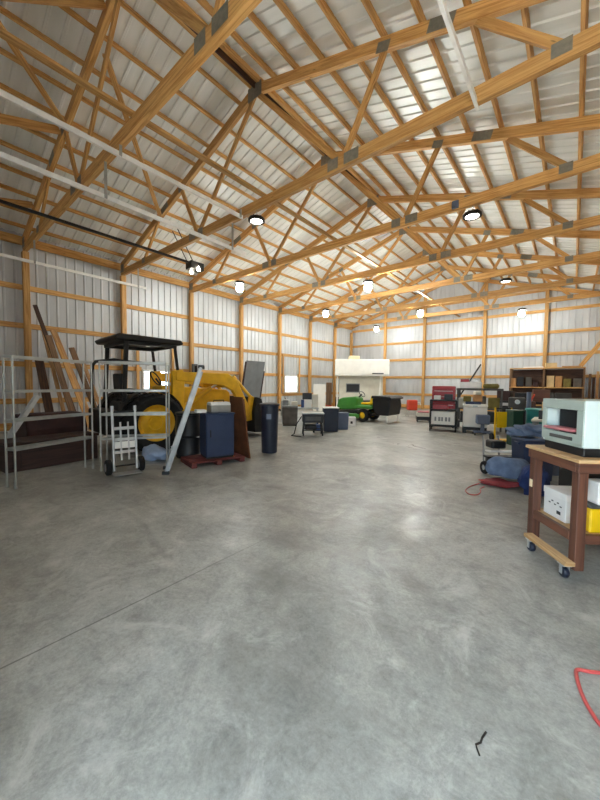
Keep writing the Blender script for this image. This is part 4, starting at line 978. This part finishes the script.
# ------------------------------------------------------------------ the brown rolling bench and what it carries
CA = R(36)                                   # near edge direction; local x = along near edge (right), local y = along left edge (away)
bc = thing('rolling_bench', 'brown timber rolling bench on casters at the right edge', 'bench', (.05, 2.87, 0), CA)
CW, CD = .86, .56
MB().box((-.015, -.02, .815), (CW, CD, .84)).build('top', 'ply', bc, .004)
m = MB(); m.box((.0, 0, .745), (CW - .015, .03, .814)); m.box((.0, CD - .05, .745), (CW - .015, CD - .02, .814)); m.box((0, .031, .745), (.03, CD - .051, .814)); m.build('apron', 'brown_wood', bc, .003)
for x in (.0, CW - .1):
    for y in (0, CD - .1):
        MB().box((x + .012, y + .012, .065), (x + .076, y + .076, .744)).build('leg', 'brown_wood', bc, .004)
MB().box((.014, .078, .25), (.044, CD - .09, .315)).build('side_rail', 'brown_wood', bc, .003)
MB().box((.078, .02, .25), (CW - .09, .05, .315)).build('front_rail', 'brown_wood', bc, .003)
MB().box((.046, .051, .29), (CW - .02, CD - .02, .309)).build('lower_shelf', 'ply', bc, .003)
for x in (-.06, CW + .0): MB().box((x, .0, .1), (x + .07, CD - .1, .128)).build('skid', 'ply', bc, .003)
def caster(x, y):
    c = MB(); c.box((x - .03, y - .03, .088), (x + .03, y + .03, .099)); c.box((x - .028, y - .012, .03), (x - .022, y + .012, .09)); c.box((x + .022, y - .012, .03), (x + .028, y + .012, .09))
    c = c.build('caster', 'alu', bc)
    MB().lathe([(0, -.018), (.03, -.018), (.036, -.01), (.036, .01), (.03, .018), (0, .018)], (x, y, .036), 'x', 20).build('wheel', 'navy_plastic', c, smooth=True)
for x in (-.026, CW + .036):
    for y in (.05, CD - .15): caster(x, y)
MB().box((.006, CD - .07, .5), (.0115, CD - .04, .56)).build('sticker', 'cream', bc)
def on_bench(x, y): 
    q = Matrix.Rotation(CA, 3, 'Z') @ Vector((x, y, 0)); return (q.x + .05, q.y + 2.87)
mx_, my_ = on_bench(.07, .06)
ma = thing('cabinet_machine', 'pale seafoam metal cabinet machine with open dark window on the bench', 'machine', (mx_, my_, .841), CA)
MW, MD, MH = .6, .42, .39
m = MB(); m.box((.01, .01, 0), (MW - .01, MD - .01, .06)); m.build('base', 'black_plastic', ma, .004)
m = MB(); m.box((0, 0, .06), (MW, .02, MH)); m.build('side_panel', 'seafoam', ma, .006)
MB().box((0, MD - .02, .06), (MW, MD, MH)).build('side_panel', 'seafoam', ma, .006)
MB().box((0, .021, MH - .03), (MW, MD - .021, MH)).build('top_panel', 'seafoam2', ma, .004)
MB().box((0, .021, .06), (MW, MD - .021, .08)).build('floor_panel', 'seafoam2', ma, .002)
MB().box((MW - .02, .021, .081), (MW, MD - .021, MH - .031)).build('rear_panel', 'darkgrey', ma)
m = MB(); m.box((-.012, 0, .08), (-.001, MD, .15)); m.box((-.012, 0, MH - .07), (-.001, MD, MH - .0)); m.box((-.012, 0, .151), (-.001, .06, MH - .071)); m.box((-.012, MD - .05, .151), (-.001, MD, MH - .071)); m.build('front_frame', 'seafoam2', ma, .003)
MB().box((.0, .021, .081), (.18, MD - .021, .12)).build('tray', 'grey', ma, .004)
MB().box((-.03, .1, .16), (.09, MD - .04, .18)).build('pink_tray', 'pink', ma, .006)
MB().box((.07, .03, .121), (.5, .35, .34)).build('dark_infill', 'black_plastic', ma, .01)  # black block added to make the inside look dark through the window
MB().box((-.018, .09, .1), (-.012, MD - .1, .125)).build('slot_plate', 'darkgrey', ma, .002)
bx, by = on_bench(.20, .345)
cb_ = thing('file_carton', 'white carton with printed marks on the lower shelf of the bench', 'box', (bx, by, .310), CA)
MB().box((-.11, -.12, 0), (.11, .12, .20)).build('body', 'paper', cb_, .004); MB().box((-.114, -.124, .165), (.114, .124, .215)).build('lid', 'paper', cb_, .004)
m = MB()
for k in range(5): m.box((-.112, -.08 + k * .03, .1 + (k % 2) * .02), (-.1102, -.06 + k * .03, .108 + (k % 2) * .02))
m.box((-.112, -.07, .04), (-.1102, -.03, .065)); m.build('printed_marks', 'ink', cb_)
bx, by = on_bench(.34, .13)
yb = thing('yellow_case', 'bright yellow case on the lower shelf near the right edge', 'case', (bx, by, .310), CA)
MB().box((-.2, -.065, 0), (.2, .065, .17)).build('body', 'bright_yellow', yb, .01); MB().box((-.202, -.068, .171), (.202, .068, .195)).build('lid', 'darkgrey', yb, .008)
bx, by = on_bench(.34, .13)
small('white_carton', 'paper', (bx, by, .506), (.3, .12, .16), 36, 'white carton stacked on the yellow case under the bench')
bx, by = on_bench(.28, .62)
small('black_bin', 'black_plastic', (.2, 3.92, 0), (.5, .3, .66), 36, 'black bin standing behind the rolling bench', 'bin', .03)

# red hose and a twig on the floor
def smooth_path(pts, n=8):
    out = []
    P = [Vector(p) for p in pts]
    for i in range(len(P) - 1):
        p0, p1, p2, p3 = P[max(i - 1, 0)], P[i], P[i + 1], P[min(i + 2, len(P) - 1)]
        for k in range(n):
            t = k / n
            out.append(.5 * ((2 * p1) + (-p0 + p2) * t + (2 * p0 - 5 * p1 + 4 * p2 - p3) * t * t + (-p0 + 3 * p1 - 3 * p2 + p3) * t ** 3))
    out.append(P[-1]); return out
m = MB(); m.tube(smooth_path([(-.93, 4.93, .006), (-.99, 4.72, .006), (-1.0, 4.5, .006), (-.93, 4.36, .006), (-.85, 4.4, .006), (-.84, 4.55, .006), (-.87, 4.68, .006), (-.85, 4.82, .006)]), .0055, 6)
o = m.build('red_cable', 'hose', None, smooth=True); tag(o, 'thin red cord looped on the floor before the red cloth', 'cord')
o = MB().tube(smooth_path([(.7, 2.55, .009), (.4, 2.22, .009), (.22, 2.06, .009), (.11, 1.985, .009), (.07, 1.965, .009), (.06, 1.93, .009), (.075, 1.83, .009), (.105, 1.74, .009), (.16, 1.66, .009), (.35, 1.5, .009), (.6, 1.45, .009)]), .008, 10).build('air_hose', 'hose', None, smooth=True)
tag(o, 'red air hose bend on the floor at the lower right edge', 'hose')
o = MB().tube([(-.205, 1.375, .006), (-.212, 1.34, .008), (-.213, 1.32, .006), (-.225, 1.30, .007), (-.218, 1.287, .006), (-.207, 1.27, .006)], .0035, 6).build('twig', 'twig', None); tag(o, 'thin dark twig lying on the concrete in the foreground', 'twig')

# ------------------------------------------------------------------ light, sky, camera
w = bpy.data.worlds.new('sky'); SC.world = w; w.use_nodes = True
bgn = w.node_tree.nodes['Background']; bgn.inputs[0].default_value = (.66, .84, 1.0, 1); bgn.inputs[1].default_value = 10.0
def portal(name, loc, rot, sx, sy):
    l = bpy.data.lights.new(name, 'AREA'); l.shape = 'RECTANGLE'; l.size = sx; l.size_y = sy; l.cycles.is_portal = True
    o = bpy.data.objects.new(name, l); COL.objects.link(o); o.location = loc; o.rotation_euler = rot
portal('doorway_daylight', ((DX0 + DX1) / 2, SKN - .08, DZ / 2), (R(90), 0, 0), DX1 - DX0, DZ)
for i, (a, b, c, d) in enumerate(WIN): portal('window_daylight', (SKL - .05, (a + b) / 2, (c + d) / 2), (R(90), 0, R(-90)), b - a, d - c)

sun = bpy.data.lights.new('sun', 'SUN'); sun.energy = 75; sun.angle = R(1); sun.color = (1, .96, .9)
so = bpy.data.objects.new('sun', sun); COL.objects.link(so); so.rotation_euler = (0, R(38), 0)
cam = bpy.data.cameras.new('camera'); co = bpy.data.objects.new('camera', cam); COL.objects.link(co)
f, yaw, pit, roll = 327.24, .6952, -.0474, .0105
cam.sensor_fit = 'HORIZONTAL'; cam.sensor_width = 36; cam.lens = f / 600 * 36; cam.clip_start = .02
fw = Vector((-math.sin(yaw) * math.cos(pit), math.cos(yaw) * math.cos(pit), math.sin(pit)))
rt = Vector((math.cos(yaw), math.sin(yaw), 0)); up = rt.cross(fw)
r2 = rt * math.cos(roll) + up * math.sin(roll); u2 = up * math.cos(roll) - rt * math.sin(roll)
co.matrix_world = Matrix(((r2.x, u2.x, -fw.x, 0), (r2.y, u2.y, -fw.y, 0), (r2.z, u2.z, -fw.z, 1.3225), (0, 0, 0, 1)))
SC.camera = co
vs = SC.view_settings
vs.view_transform = 'Standard'; vs.look = 'None'; vs.gamma = 1; vs.exposure = 0.06; vs.use_curve_mapping = False
SC.cycles.use_denoising = True
SC.cycles.max_bounces = 10; SC.cycles.diffuse_bounces = 6
SC.cycles.sample_clamp_indirect = 30
